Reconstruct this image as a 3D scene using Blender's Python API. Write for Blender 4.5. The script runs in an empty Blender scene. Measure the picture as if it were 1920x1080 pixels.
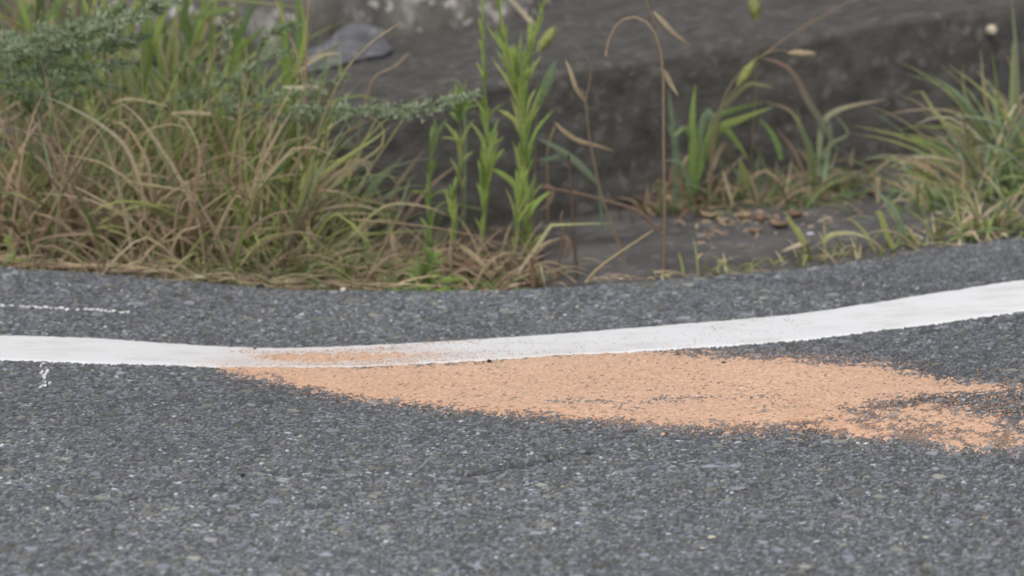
import bpy, math, random
import numpy as np
from mathutils import Vector

R = math.radians
sc = bpy.context.scene
col = sc.collection

# ------------------------------------------------------------------ camera
CAM_H = 1.5
PITCH = 14.13            # degrees below the horizon
FPX = 7250.0             # focal length in photograph pixels (1920 wide)
cd = bpy.data.cameras.new('camera'); cam = bpy.data.objects.new('camera', cd); col.objects.link(cam)
cam.location = (0, 0, CAM_H); cam.rotation_euler = (R(90 - PITCH), 0, 0)
cd.sensor_width = 36; cd.lens = 36 * FPX / 1920
cd.clip_start = 0.1; cd.clip_end = 400
cd.dof.use_dof = True
cd.dof.focus_distance = 5.40
cd.dof.aperture_fstop = 3.8
sc.camera = cam

# ------------------------------------------------------------------ overcast daylight
SUN_EL, SUN_ROT = 58, 200
w = bpy.data.worlds.new('World'); sc.world = w; w.use_nodes = True
nt = w.node_tree; nt.nodes.clear()
sky = nt.nodes.new('ShaderNodeTexSky'); sky.sky_type = 'NISHITA'; sky.sun_disc = False
sky.sun_elevation = R(SUN_EL); sky.sun_rotation = R(SUN_ROT); sky.dust_density = 4.0; sky.air_density = 1.0; sky.altitude = 0
hs = nt.nodes.new('ShaderNodeHueSaturation'); hs.inputs['Saturation'].default_value = 0.22
bg = nt.nodes.new('ShaderNodeBackground'); bg.inputs['Strength'].default_value = 0.10
wo = nt.nodes.new('ShaderNodeOutputWorld')
nt.links.new(sky.outputs[0], hs.inputs['Color']); nt.links.new(hs.outputs[0], bg.inputs['Color']); nt.links.new(bg.outputs[0], wo.inputs[0])
sl = bpy.data.lights.new('sun', 'SUN'); sun = bpy.data.objects.new('sun', sl); col.objects.link(sun)
sl.energy = 0.9; sl.angle = R(25); sl.color = (1.0, 0.965, 0.92)
# direction towards the sun, matching the sky texture's rotation
az = R(SUN_ROT); el = R(SUN_EL)
d = Vector((math.sin(az) * math.cos(el), math.cos(az) * math.cos(el), math.sin(el)))
sun.rotation_euler = d.to_track_quat('Z', 'Y').to_euler()
sc.view_settings.view_transform = 'Standard'; sc.view_settings.look = 'None'
sc.view_settings.gamma = 1; sc.view_settings.use_curve_mapping = False
sc.view_settings.exposure = 0.35

rnd = random.Random(7)

# ------------------------------------------------------------------ projection helpers
TP, CP, SP = math.tan(R(PITCH)), math.cos(R(PITCH)), math.sin(R(PITCH))

def P(u, v, y):
    """world point seen at photograph pixel (u, v) that stands at distance y"""
    a = (u - 960) / FPX; b = (540 - v) / FPX
    dy = CP + b * SP; dz = -SP + b * CP
    t = y / dy
    return (a * t, y, CAM_H + dz * t)

def zat(v, y):
    return P(960, v, y)[2]

def xat(u, v, y):
    return P(u, v, y)[0]

# ------------------------------------------------------------------ noise
def _h(ix, iy, s):
    n = (ix.astype(np.int64) * 374761393 + iy.astype(np.int64) * 668265263 + s * 974634777) & 0xffffffff
    n = ((n ^ (n >> 13)) * 1274126177) & 0xffffffff
    n = (n ^ (n >> 16)) & 0xffffffff
    n = (n * 2246822519) & 0xffffffff
    return ((n ^ (n >> 15)) & 0xffffff) / float(0xffffff)

def vnoise(x, y, s=0):
    x = np.asarray(x, float); y = np.asarray(y, float)
    ix = np.floor(x); iy = np.floor(y); fx = x - ix; fy = y - iy
    fx = fx * fx * (3 - 2 * fx); fy = fy * fy * (3 - 2 * fy)
    a = _h(ix, iy, s); b = _h(ix + 1, iy, s); c = _h(ix, iy + 1, s); e = _h(ix + 1, iy + 1, s)
    return (a * (1 - fx) + b * fx) * (1 - fy) + (c * (1 - fx) + e * fx) * fy

def fbm(x, y, s=0, o=4):
    r = 0; am = 0.5; t = 0
    for k in range(o):
        r = r + am * vnoise(np.asarray(x) * 2 ** k + 17.3 * k, np.asarray(y) * 2 ** k - 9.1 * k, s + k); t += am; am *= 0.5
    return r / t

def worley(x, y, cell, s):
    """F1, F2 (in cells) and a random id per cell"""
    x = np.asarray(x) / cell; y = np.asarray(y) / cell
    ix = np.floor(x); iy = np.floor(y)
    f1 = np.full(x.shape, 9.0); f2 = np.full(x.shape, 9.0); idv = np.zeros(x.shape)
    for dx in (-1, 0, 1):
        for dy in (-1, 0, 1):
            cx = ix + dx; cy = iy + dy
            px = cx + 0.1 + 0.8 * _h(cx, cy, s); py = cy + 0.1 + 0.8 * _h(cx, cy, s + 1)
            dd = np.hypot(px - x, py - y)
            closer = dd < f1
            f2 = np.where(closer, f1, np.minimum(f2, dd))
            idv = np.where(closer, _h(cx, cy, s + 2), idv)
            f1 = np.where(closer, dd, f1)
    return f1, f2, idv

def sstep(a, b, x):
    t = np.clip((np.asarray(x, float) - a) / (b - a), 0, 1)
    return t * t * (3 - 2 * t)

# ------------------------------------------------------------------ shape of the road, from profile columns
U  = [-200,    0,   200,   400,   550,   700,  1000,  1200,  1500,  1750,  1920,  2150]
VF = [ 626,  630,   635,   652,   656,   650,   632,   615,   590,   550,   525,   500]   # far edge of the line
VN = [ 668,  672,   681,   689,   690,   690,   670,   660,   638,   606,   582,   562]   # near edge of the line
VE = [ 492,  497,   510,   530,   541,   543,   541,   525,   505,   470,   447,   425]   # far edge of the asphalt
YC = [5.57, 5.57,  5.565,  5.56,  5.56,  5.565, 5.60,  5.63,  5.69,  5.75,  5.79,  5.85]
YE = [6.04, 6.02,  6.00,   5.97,  5.955, 5.95,  5.96,  5.985, 6.05,  6.13,  6.20,  6.28]
ZG = [0.0, -0.005, -0.012, -0.02, -0.026, -0.03, -0.032, -0.032, -0.012, 0.006, 0.02, 0.03]   # dirt / gutter level
XC = [xat(u, 600, 5.8) for u in U]
HW = 0.075
def smooth_tab(vals, sig=0.05):
    xs = np.arange(-2.2, 2.2, 0.01)
    t = np.interp(xs, XC, vals)
    k = np.exp(-0.5 * (np.arange(-20, 21) * 0.01 / sig) ** 2); k /= k.sum()
    tt = np.convolve(np.pad(t, 20, mode='edge'), k, mode='valid')
    return lambda x: np.interp(x, xs, tt)
f_yc = smooth_tab(YC, 0.08); f_ye = smooth_tab(YE, 0.06); f_zg = smooth_tab(ZG, 0.08)
f_zn = smooth_tab([zat(v, y - HW) for v, y in zip(VN, YC)], 0.035)
f_zf = smooth_tab([zat(v, y + HW) for v, y in zip(VF, YC)], 0.035)
f_ze = smooth_tab([zat(v, y) for v, y in zip(VE, YE)], 0.035)

GX = np.arange(-2.2, 2.2, 0.02); GY = np.arange(3.6, 6.6, 0.01)
TAB = np.zeros((len(GX), len(GY)))
for i, x in enumerate(GX):
    yc = float(f_yc(x)); ye = float(f_ye(x)); zn = float(f_zn(x)); zf = float(f_zf(x)); ze = float(f_ze(x))
    ky = [3.6, 4.4, 5.1, yc - HW, yc + HW, ye, ye + 0.3]
    kz = [0.0, 0.0, 0.35 * zn, zn, zf, ze, ze]
    TAB[i] = np.interp(GY, ky, kz)
kk = np.exp(-0.5 * (np.arange(-8, 9) * 0.01 / 0.025) ** 2); kk /= kk.sum()
TAB = np.apply_along_axis(lambda r: np.convolve(np.pad(r, 8, mode='edge'), kk, mode='valid'), 1, TAB)

def Zs(x, y):
    """smooth road surface"""
    x = np.clip(np.asarray(x, float), GX[0], GX[-1] - 1e-4); y = np.clip(np.asarray(y, float), GY[0], GY[-1] - 1e-4)
    fx = (x - GX[0]) / 0.02; fy = (y - GY[0]) / 0.01
    ix = np.minimum(fx.astype(int), len(GX) - 2); iy = np.minimum(fy.astype(int), len(GY) - 2)
    fx = fx - ix; fy = fy - iy
    return (TAB[ix, iy] * (1 - fx) + TAB[ix + 1, iy] * fx) * (1 - fy) + (TAB[ix, iy + 1] * (1 - fx) + TAB[ix + 1, iy + 1] * fx) * fy

def Zg(x, y):
    """dirt and gutter beyond the asphalt, then the bank behind the wall"""
    x = np.asarray(x, float); y = np.asarray(y, float)
    z = f_zg(x) + 0.012 * (fbm(x * 6, y * 6, 31, 3) - 0.5)
    return z

def hit(u, v, f=None):
    """where the ray through (u, v) meets the road"""
    f = f or Zs
    lo, hi = 3.8, 8.0
    for _ in range(40):
        m = 0.5 * (lo + hi); p = P(u, v, m)
        if p[2] > float(f(p[0], m)): lo = m
        else: hi = m
    return P(u, v, 0.5 * (lo + hi))

def seg_dist(x, y, pts, closed=False):
    dm = np.full(np.shape(x), 1e9); n = len(pts)
    for i in range(n if closed else n - 1):
        ax, ay = pts[i]; bx, by = pts[(i + 1) % n]
        vx, vy = bx - ax, by - ay; L = vx * vx + vy * vy + 1e-12
        t = np.clip(((x - ax) * vx + (y - ay) * vy) / L, 0, 1)
        dm = np.minimum(dm, np.hypot(x - ax - t * vx, y - ay - t * vy))
    return dm

def sdf(x, y, pts):
    """positive inside"""
    inside = np.zeros(np.shape(x), bool); n = len(pts)
    for i in range(n):
        ax, ay = pts[i]; bx, by = pts[(i + 1) % n]
        c = ((ay > y) != (by > y)) & (x < (bx - ax) * (y - ay) / (by - ay + 1e-12) + ax)
        inside ^= c
    dd = seg_dist(x, y, pts, True)
    return np.where(inside, dd, -dd)

CRACK = [hit(u, v)[:2] for u, v in ((865, 889), (905, 884), (935, 877), (965, 869), (1012, 866), (1060, 850), (1110, 846))]
SEAM = [hit(u, v)[:2] for u, v in ((1330, 521), (1440, 523), (1560, 531), (1650, 541), (1760, 546), (1850, 540))]

def relief(x, y):
    """height of the stones in the asphalt above its smooth surface, and their colours"""
    x = np.asarray(x, float); y = np.asarray(y, float)
    wx = x + 0.002 * (vnoise(x * 160, y * 160, 5) - .5) * 2; wy = y + 0.002 * (vnoise(x * 160, y * 160, 6) - .5) * 2
    f1, f2, i1 = worley(wx, wy, 0.0056, 11)
    g1, g2, i2 = worley(wx, wy, 0.0033, 41)
    k1, k2, i3 = worley(x + 0.006 * (vnoise(x * 70, y * 70, 15) - .5), y, 0.0170, 43)
    hugev = (i3 > 0.90) & (k2 - k1 > 0.10); big = i1 > 0.50
    e = np.where(hugev, sstep(0.10, 0.28, k2 - k1), np.where(big, sstep(0.02, 0.28, f2 - f1), sstep(0.02, 0.35, g2 - g1)))
    idv = np.where(hugev, i3 * 17.3 % 1, np.where(big, i1 * 7.13 % 1, i2 * 3.7 % 1))
    hgt = np.where(hugev, 0.0005, np.where(big, 0.0003 + 0.0008 * (i1 * 5.7 % 1), 0.0001 + 0.0008 * (i2 * 9.1 % 1)))
    h = -0.0014 + e * (0.0014 + hgt)
    h += 0.0006 * (fbm(x * 45, y * 45, 3, 2) - 0.5) * 2
    patch = 0.6 * fbm(x * 3.2, y * 2.2, 77, 3) + 0.4 * fbm(x * 26, y * 16, 78, 3)
    tone = 0.094 + 0.136 * idv ** 1.3
    rare = (idv * 31.7 % 1)
    tone = np.where((rare > 0.978) & ~hugev & ((i2 > .2) | ~big), 0.40 + 0.22 * idv, tone)
    tone = np.where((rare > 0.88) & (rare <= 0.970), 0.28, tone)
    tone = np.where(rare < 0.11, 0.068, tone)
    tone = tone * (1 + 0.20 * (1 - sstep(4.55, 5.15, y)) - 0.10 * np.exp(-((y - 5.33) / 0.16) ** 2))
    tone = tone * (0.86 + 0.66 * patch)
    hue = (idv * 57.3 % 1)
    r = tone * (0.925 + 0.075 * (hue > 0.75)); g = tone * (0.985 + 0.035 * (hue > 0.7)); b = tone * (1.115 - 0.22 * (hue > 0.74))
    r = r * (1 + 0.15 * ((hue > 0.3) & (hue < 0.32)))
    pit = 1 - e
    r = r * (1 - pit) + 0.060 * pit; g = g * (1 - pit) + 0.062 * pit; b = b * (1 - pit) + 0.067 * pit
    dc = seg_dist(x, y, CRACK) + 0.004 * (vnoise(x * 90, y * 90, 8) - .3)
    k = np.exp(-(np.clip(dc, 0, 1) / 0.0105) ** 2) * np.clip(2.0 * fbm(x * 40, y * 40, 74, 2), 0, 1)
    h = h - 0.007 * k; r *= 1 - 0.72 * k; g *= 1 - 0.72 * k; b *= 1 - 0.72 * k
    dc = seg_dist(x, y, SEAM) + 0.008 * (vnoise(x * 60, y * 60, 9) - .5)
    k = np.exp(-(np.clip(dc, 0, 1) / 0.014) ** 2)
    h = h - 0.003 * k; r *= 1 - 0.3 * k; g *= 1 - 0.3 * k; b *= 1 - 0.3 * k
    return h, np.stack([r, g, b], -1)

# ------------------------------------------------------------------ mesh helpers
def grid_object(name, X, Y, Z, mat, C=None, smooth=True):
    """one sheet; X, Y, Z are 2-D arrays"""
    n, m = X.shape
    me = bpy.data.meshes.new(name)
    me.vertices.add(n * m)
    me.vertices.foreach_set('co', np.stack([X, Y, Z], -1).astype(np.float32).ravel())
    i = np.arange((n - 1) * (m - 1)); a = (i // (m - 1)) * m + i % (m - 1)
    q = np.stack([a, a + m, a + m + 1, a + 1], -1)
    me.loops.add(q.size); me.loops.foreach_set('vertex_index', q.ravel().astype(np.int32))
    me.polygons.add(len(q)); me.polygons.foreach_set('loop_start', (np.arange(len(q)) * 4).astype(np.int32))
    if smooth: me.polygons.foreach_set('use_smooth', np.ones(len(q), bool))
    me.update(calc_edges=True)
    if C is not None:
        at = me.color_attributes.new('Col', 'FLOAT_COLOR', 'POINT')
        cc = np.ones((n * m, 4), np.float32); cc[:, :3] = C.reshape(-1, 3)
        at.data.foreach_set('color', cc.ravel())
    me.materials.append(mat)
    o = bpy.data.objects.new(name, me); col.objects.link(o)
    return o

class MB:
    """collects pieces and links them as ONE mesh object"""
    def __init__(s): s.v = []; s.f = []; s.c = []
    def add(s, vs, fs, cs):
        k = len(s.v); s.v += vs; s.f += [tuple(i + k for i in f) for f in fs]
        s.c += cs if isinstance(cs, list) else [cs] * len(vs)
    def build(s, name, mat, parent=None, smooth=True):
        me = bpy.data.meshes.new(name); me.from_pydata([tuple(p) for p in s.v], [], s.f)
        at = me.color_attributes.new('Col', 'FLOAT_COLOR', 'POINT')
        at.data.foreach_set('color', np.array([(c[0], c[1], c[2], 1) for c in s.c], np.float32).ravel())
        if smooth: me.polygons.foreach_set('use_smooth', np.ones(len(s.f), bool))
        me.materials.append(mat)
        o = bpy.data.objects.new(name, me); col.objects.link(o)
        if parent is not None:
            o.parent = parent
            o.matrix_parent_inverse = parent.matrix_basis.inverted()
        return o

def tag(o, label=None, cat=None, group=None, kind=None):
    if label: o['label'] = label
    if cat: o['category'] = cat
    if group: o['group'] = group
    if kind: o['kind'] = kind
    return o

def empty(name, loc, label, cat, group=None):
    o = bpy.data.objects.new(name, None); col.objects.link(o); o.location = loc; o.empty_display_size = 0.02
    return tag(o, label, cat, group)

# ------------------------------------------------------------------ materials
def mat_base(name):
    m = bpy.data.materials.new(name); m.use_nodes = True; nt = m.node_tree
    b = nt.nodes['Principled BSDF']; return m, nt, b
def N(nt, t, **kw):
    n = nt.nodes.new(t)
    for k, v in kw.items(): setattr(n, k, v)
    return n
def L(nt, a, b): nt.links.new(a, b)

def attr_mat(name, rough=0.85, spec=0.3, nscale=300, namt=0.25, bump=0.0004, bscale=900, translucent=0.0):
    m, nt, b = mat_base(name)
    at = N(nt, 'ShaderNodeAttribute', attribute_name='Col')
    geo = N(nt, 'ShaderNodeNewGeometry')
    no = N(nt, 'ShaderNodeTexNoise'); no.inputs['Scale'].default_value = nscale; no.inputs['Detail'].default_value = 4
    L(nt, geo.outputs['Position'], no.inputs['Vector'])
    mr = N(nt, 'ShaderNodeMapRange'); mr.inputs['From Min'].default_value = 0.3; mr.inputs['From Max'].default_value = 0.7
    mr.inputs['To Min'].default_value = 1 - namt; mr.inputs['To Max'].default_value = 1 + namt
    L(nt, no.outputs['Fac'], mr.inputs['Value'])
    vm = N(nt, 'ShaderNodeVectorMath', operation='SCALE'); L(nt, at.outputs['Color'], vm.inputs[0]); L(nt, mr.outputs[0], vm.inputs['Scale'])
    L(nt, vm.outputs[0], b.inputs['Base Color'])
    b.inputs['Roughness'].default_value = rough; b.inputs['Specular IOR Level'].default_value = spec
    if bump:
        n2 = N(nt, 'ShaderNodeTexNoise'); n2.inputs['Scale'].default_value = bscale; n2.inputs['Detail'].default_value = 3
        L(nt, geo.outputs['Position'], n2.inputs['Vector'])
        bp = N(nt, 'ShaderNodeBump'); bp.inputs['Strength'].default_value = 0.7; bp.inputs['Distance'].default_value = bump
        L(nt, n2.outputs['Fac'], bp.inputs['Height']); L(nt, bp.outputs[0], b.inputs['Normal'])
    if translucent:
        tr = N(nt, 'ShaderNodeBsdfTranslucent'); mx = N(nt, 'ShaderNodeMixShader'); mx.inputs[0].default_value = translucent
        out = nt.nodes['Material Output']
        L(nt, vm.outputs[0], tr.inputs['Color']); L(nt, b.outputs[0], mx.inputs[1]); L(nt, tr.outputs[0], mx.inputs[2]); L(nt, mx.outputs[0], out.inputs['Surface'])
    return m

M_ROAD = attr_mat('asphalt', 0.75, 0.35, 900, 0.22, 0.0005, 1400)
M_PLANT = attr_mat('plant', 0.6, 0.25, 180, 0.16, 0, 0, 0.28)
M_SOLID = attr_mat('mineral', 0.85, 0.3, 400, 0.2, 0.0004, 600)
M_SAND = attr_mat('absorbent_granules', 0.95, 0.1, 1300, 0.16, 0.0009, 900)

def paint_mat():
    m, nt, b = mat_base('road_paint')
    geo = N(nt, 'ShaderNodeNewGeometry')
    no = N(nt, 'ShaderNodeTexNoise'); no.inputs['Scale'].default_value = 26; no.inputs['Detail'].default_value = 7; no.inputs['Roughness'].default_value = 0.7
    mp = N(nt, 'ShaderNodeMapping'); mp.inputs['Scale'].default_value = (0.35, 1, 1)
    L(nt, geo.outputs['Position'], mp.inputs['Vector']); L(nt, mp.outputs[0], no.inputs['Vector'])
    cr = N(nt, 'ShaderNodeValToRGB'); cr.color_ramp.elements[0].position = 0.22; cr.color_ramp.elements[0].color = (0.60, 0.59, 0.58, 1)
    cr.color_ramp.elements[1].position = 0.52; cr.color_ramp.elements[1].color = (0.80, 0.80, 0.815, 1)
    L(nt, no.outputs['Fac'], cr.inputs[0])
    at = N(nt, 'ShaderNodeAttribute', attribute_name='Col'); mm = N(nt, 'ShaderNodeVectorMath', operation='MULTIPLY')
    L(nt, cr.outputs[0], mm.inputs[0]); L(nt, at.outputs['Color'], mm.inputs[1]); L(nt, mm.outputs[0], b.inputs['Base Color'])
    b.inputs['Roughness'].default_value = 0.6
    n2 = N(nt, 'ShaderNodeTexNoise'); n2.inputs['Scale'].default_value = 500
    L(nt, geo.outputs['Position'], n2.inputs['Vector'])
    bp = N(nt, 'ShaderNodeBump'); bp.inputs['Strength'].default_value = 0.4; bp.inputs['Distance'].default_value = 0.0004
    L(nt, n2.outputs['Fac'], bp.inputs['Height']); L(nt, bp.outputs[0], b.inputs['Normal'])
    return m
M_PAINT = paint_mat()

def concrete_mat(name, c1, c2, c3, sc_=14, stretch=(1, 1, 1), stops=(0.32, 0.5, 0.68)):
    m, nt, b = mat_base(name)
    geo = N(nt, 'ShaderNodeNewGeometry')
    no = N(nt, 'ShaderNodeTexNoise'); no.inputs['Scale'].default_value = sc_; no.inputs['Detail'].default_value = 8; no.inputs['Roughness'].default_value = 0.62
    mp = N(nt, 'ShaderNodeMapping'); mp.inputs['Scale'].default_value = stretch
    L(nt, geo.outputs['Position'], mp.inputs['Vector']); L(nt, mp.outputs[0], no.inputs['Vector'])
    cr = N(nt, 'ShaderNodeValToRGB'); e = cr.color_ramp.elements
    e[0].position = stops[0]; e[0].color = (*c1, 1); e[1].position = stops[2]; e[1].color = (*c3, 1)
    k = e.new(stops[1]); k.color = (*c2, 1)
    L(nt, no.outputs['Fac'], cr.inputs[0])
    sp = N(nt, 'ShaderNodeTexVoronoi'); sp.inputs['Scale'].default_value = 75
    L(nt, geo.outputs['Position'], sp.inputs['Vector'])
    s2 = N(nt, 'ShaderNodeMapRange'); s2.inputs['From Min'].default_value = 0.86; s2.inputs['From Max'].default_value = 0.95
    sepc = N(nt, 'ShaderNodeSeparateColor'); L(nt, sp.outputs['Color'], sepc.inputs[0]); L(nt, sepc.outputs[0], s2.inputs['Value'])
    mx = N(nt, 'ShaderNodeMix', data_type='RGBA'); mx.inputs['B'].default_value = (c3[0] * 1.7, c3[1] * 1.7, c3[2] * 1.7, 1)
    ml = N(nt, 'ShaderNodeMath', operation='MULTIPLY'); ml.inputs[1].default_value = 0.45
    L(nt, s2.outputs[0], ml.inputs[0]); L(nt, ml.outputs[0], mx.inputs['Factor']); L(nt, cr.outputs[0], mx.inputs['A'])
    L(nt, mx.outputs['Result'], b.inputs['Base Color'])
    b.inputs['Roughness'].default_value = 0.92; b.inputs['Specular IOR Level'].default_value = 0.2
    n2 = N(nt, 'ShaderNodeTexNoise'); n2.inputs['Scale'].default_value = 120; n2.inputs['Detail'].default_value = 5
    L(nt, geo.outputs['Position'], n2.inputs['Vector'])
    bp = N(nt, 'ShaderNodeBump'); bp.inputs['Strength'].default_value = 0.8; bp.inputs['Distance'].default_value = 0.004
    L(nt, n2.outputs['Fac'], bp.inputs['Height']); L(nt, bp.outputs[0], b.inputs['Normal'])
    return m
M_WALL = concrete_mat('weathered_concrete', (0.066, 0.061, 0.055), (0.088, 0.083, 0.078), (0.118, 0.112, 0.107), 24)
M_GUTTER = concrete_mat('gutter_concrete', (0.075, 0.070, 0.067), (0.105, 0.100, 0.098), (0.15, 0.142, 0.138), 9)
M_DIRT = concrete_mat('dirt', (0.045, 0.036, 0.028), (0.085, 0.070, 0.055), (0.15, 0.125, 0.10), 22)
M_ROCK = concrete_mat('pale_rock', (0.085, 0.08, 0.073), (0.15, 0.14, 0.13), (0.40, 0.38, 0.36), 13, (1, 1, 0.33), (0.36, 0.55, 0.70))
M_SLATE = concrete_mat('slate', (0.085, 0.087, 0.095), (0.13, 0.132, 0.145), (0.18, 0.182, 0.20), 16)

# ------------------------------------------------------------------ the setting
def grow(a, step, n, f, sgn):
    r = []; s = step; x = a
    for _ in range(n):
        s *= f; x += sgn * s; r.append(x)
    return r
# ground sheet out to the horizon
xs = np.array(grow(-1.6, 0.05, 22, 1.34, -1)[::-1] + list(np.arange(-1.6, 1.61, 0.02)) + grow(1.6, 0.05, 22, 1.34, 1))
ys = np.array(grow(5.5, 0.05, 22, 1.34, -1)[::-1] + list(np.arange(5.5, 8.01, 0.02)) + grow(8.0, 0.05, 22, 1.34, 1))
X, Y = np.meshgrid(xs, ys, indexing='ij')
ye = f_ye(X)
Zup = Zg(X, Y)
Zup = np.where(Y > 7.35, Zup + 0.24 * sstep(7.35, 7.9, Y), Zup)
blend = sstep(-0.05, 0.0, Y - ye)
Z = (np.minimum(Zs(X, Y), Zup) - 0.06) * (1 - blend) + Zup * blend
near = (np.abs(X) < 1.7) & (Y > 5.4) & (Y < 8.1)
Z = np.where(near & (Y > ye), Z + (f_ze(X) - 0.010 - Z) * (1 - sstep(0.01, 0.05, Y - ye)), Z)
Z = Z + np.where(near, 0.006 * (fbm(X * 30, Y * 30, 12, 3) - .5), 0)
ground = grid_object('ground', X, Y, Z, M_DIRT); tag(ground, 'brown dirt verge beyond the asphalt edge', kind='structure')

# outline of the spill of orange granules
POLY = [(405,682),(470,702),(540,716),(620,731),(760,754),(880,765),(1000,778),(1130,789),(1250,801),(1370,806),(1450,803),(1520,793),(1570,778),
        (1620,762),(1690,744),(1770,738),(1850,733),(1900,728),(1850,722),(1770,719),(1710,704),(1640,688),(1560,683),(1480,674),(1400,676),(1300,669),
        (1240,663),(1150,661),(1050,664),(950,674),(880,680),(790,687),(700,688),(600,688),(500,686)]
POLY2 = [(1490,796),(1560,810),(1640,820),(1760,830),(1900,842),(1990,850),(1990,835),(1930,800),(1840,778),(1760,762),(1660,764),(1580,778)]
POLY3 = [(462,672),(520,680),(600,681),(680,680),(760,677),(840,668),(800,661),(720,661),(640,664),(560,665),(500,666)]
W1, W2, W3 = [[hit(u, v)[:2] for u, v in q] for q in (POLY, POLY2, POLY3)]
def dust(x, y):
    """how much fine orange dust has settled at a point"""
    n = fbm(x * 16, y * 14, 67, 3) - 0.5; n2 = vnoise(x * 260, y * 200, 68) - 0.5
    m = np.maximum(np.maximum(sdf(x, y, W1), sdf(x, y, W2)), sdf(x, y, W3) - 0.015)
    return np.clip(sstep(-0.025, 0.03, m + 0.035 * n + 0.03 * n2), 0, 1)
DUST = np.array([0.60, 0.42, 0.31])
# asphalt
xs = np.array(grow(-1.15, 0.0024, 26, 1.42, -1)[::-1] + list(np.arange(-1.15, 1.15, 0.0024)) + grow(1.15, 0.0024, 26, 1.42, 1))
t0 = np.arange(0, 1, 0.0015); t0 = np.append(t0, 1.0)
tneg = np.array(grow(0, 0.0015, 22, 1.45, -1)[::-1])
ts = np.concatenate([tneg, t0])
X, T = np.meshgrid(xs, ts, indexing='ij')
ye = f_ye(X) + 0.010 * (fbm(X * 14, X * 0, 21, 4) - 0.5) * 2
Y = 4.0 + T * (ye - 4.0)
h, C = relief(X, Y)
fade = sstep(0, 0.08, 1.15 - np.abs(X)) * sstep(-0.02, 0.02, T)
avg = np.array([0.145, 0.150, 0.162])
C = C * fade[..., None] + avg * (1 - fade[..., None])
Dd = np.zeros(X.shape); near = (np.abs(X) < 0.95) & (Y > 4.8) & (Y < 5.9); Dd[near] = dust(X[near], Y[near])
Dd *= 0.10 + 0.22 * vnoise(X * 90, Y * 60, 73)
C = C * (1 - Dd[..., None]) + DUST * Dd[..., None]
Z = Zs(X, Y) + h * fade
edge = sstep(0.012, 0.0, (1 - T) * 2.0)
Z = Z - 0.004 * edge * (0.4 + vnoise(X * 80, Y * 80, 4))
# skirt: the asphalt's broken edge going down into the dirt
X = np.concatenate([X, X[:, -1:], X[:, -1:]], 1); Y2 = Y[:, -1:]
Y = np.concatenate([Y, Y2 + 0.006, Y2 + 0.012], 1); Z = np.concatenate([Z, Z[:, -1:] - 0.012, Z[:, -1:] - 0.08], 1)
C = np.concatenate([C, C[:, -1:] * 0.8, C[:, -1:] * 0.8], 1)
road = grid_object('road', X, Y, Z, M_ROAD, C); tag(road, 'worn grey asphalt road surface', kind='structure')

# painted edge line
xs = np.array([-40, -12, -4, -2.0, -1.5] + list(np.arange(-1.2, 1.2, 0.003)) + [1.5, 2.0, 4, 12, 40]); ws = np.arange(-0.0855, 0.0856, 0.0028)
X, W = np.meshgrid(xs, ws, indexing='ij')
yc = f_yc(X); Y = yc + W
en = 0.0035 * (fbm(X * 120, W * 0 + 3, 51, 3) - .5) * 2 + 0.0035 * (fbm(X * 12, W * 0 + 8, 52, 3) - .5) * 2
ef = 0.0028 * (fbm(X * 120, W * 0 + 5, 53, 3) - .5) * 2 + 0.0028 * (fbm(X * 12, W * 0 + 9, 54, 3) - .5) * 2
inn = sstep(-0.0035, 0.005, W + HW + en) * sstep(-0.0035, 0.004, HW - W + ef)
# worn near edge around the tip of the spill
uu = X / 5.8 * FPX + 960
wear = np.exp(-((uu - 330) / 110) ** 2) * sstep(-HW + 0.022, -HW, W)
hh, _ = relief(X, Y)
Z = Zs(X, Y) - 0.0026 + inn * (0.0046 - 0.0026 * wear) + 0.12 * hh + 0.0003 * (fbm(X * 60, Y * 60, 55, 2) - .5)
Dd = np.zeros(X.shape); near = np.abs(X) < 0.9; xn, yn = X[near], Y[near]; dm = np.maximum(sdf(xn, yn, W1), sdf(xn, yn, W3)) + 0.02 * (fbm(xn * 18, yn * 30, 70, 3) - .5)
Dd[near] = sstep(-0.075, 0.02, dm) * np.exp(-((xn - xat(640, 660, 5.6)) / 0.30) ** 2) * (0.45 + 0.55 * vnoise(xn * 260, yn * 160, 69))
C = 1 - (1 - np.array([0.80, 0.52, 0.36])) * 0.52 * Dd[..., None]
line = grid_object('edge_line', X, Y, Z, M_PAINT, C); tag(line, 'white painted edge line along the asphalt', kind='structure')
def line_top(x, y):
    return (np.abs(y - f_yc(x)) < HW - 0.004)

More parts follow.
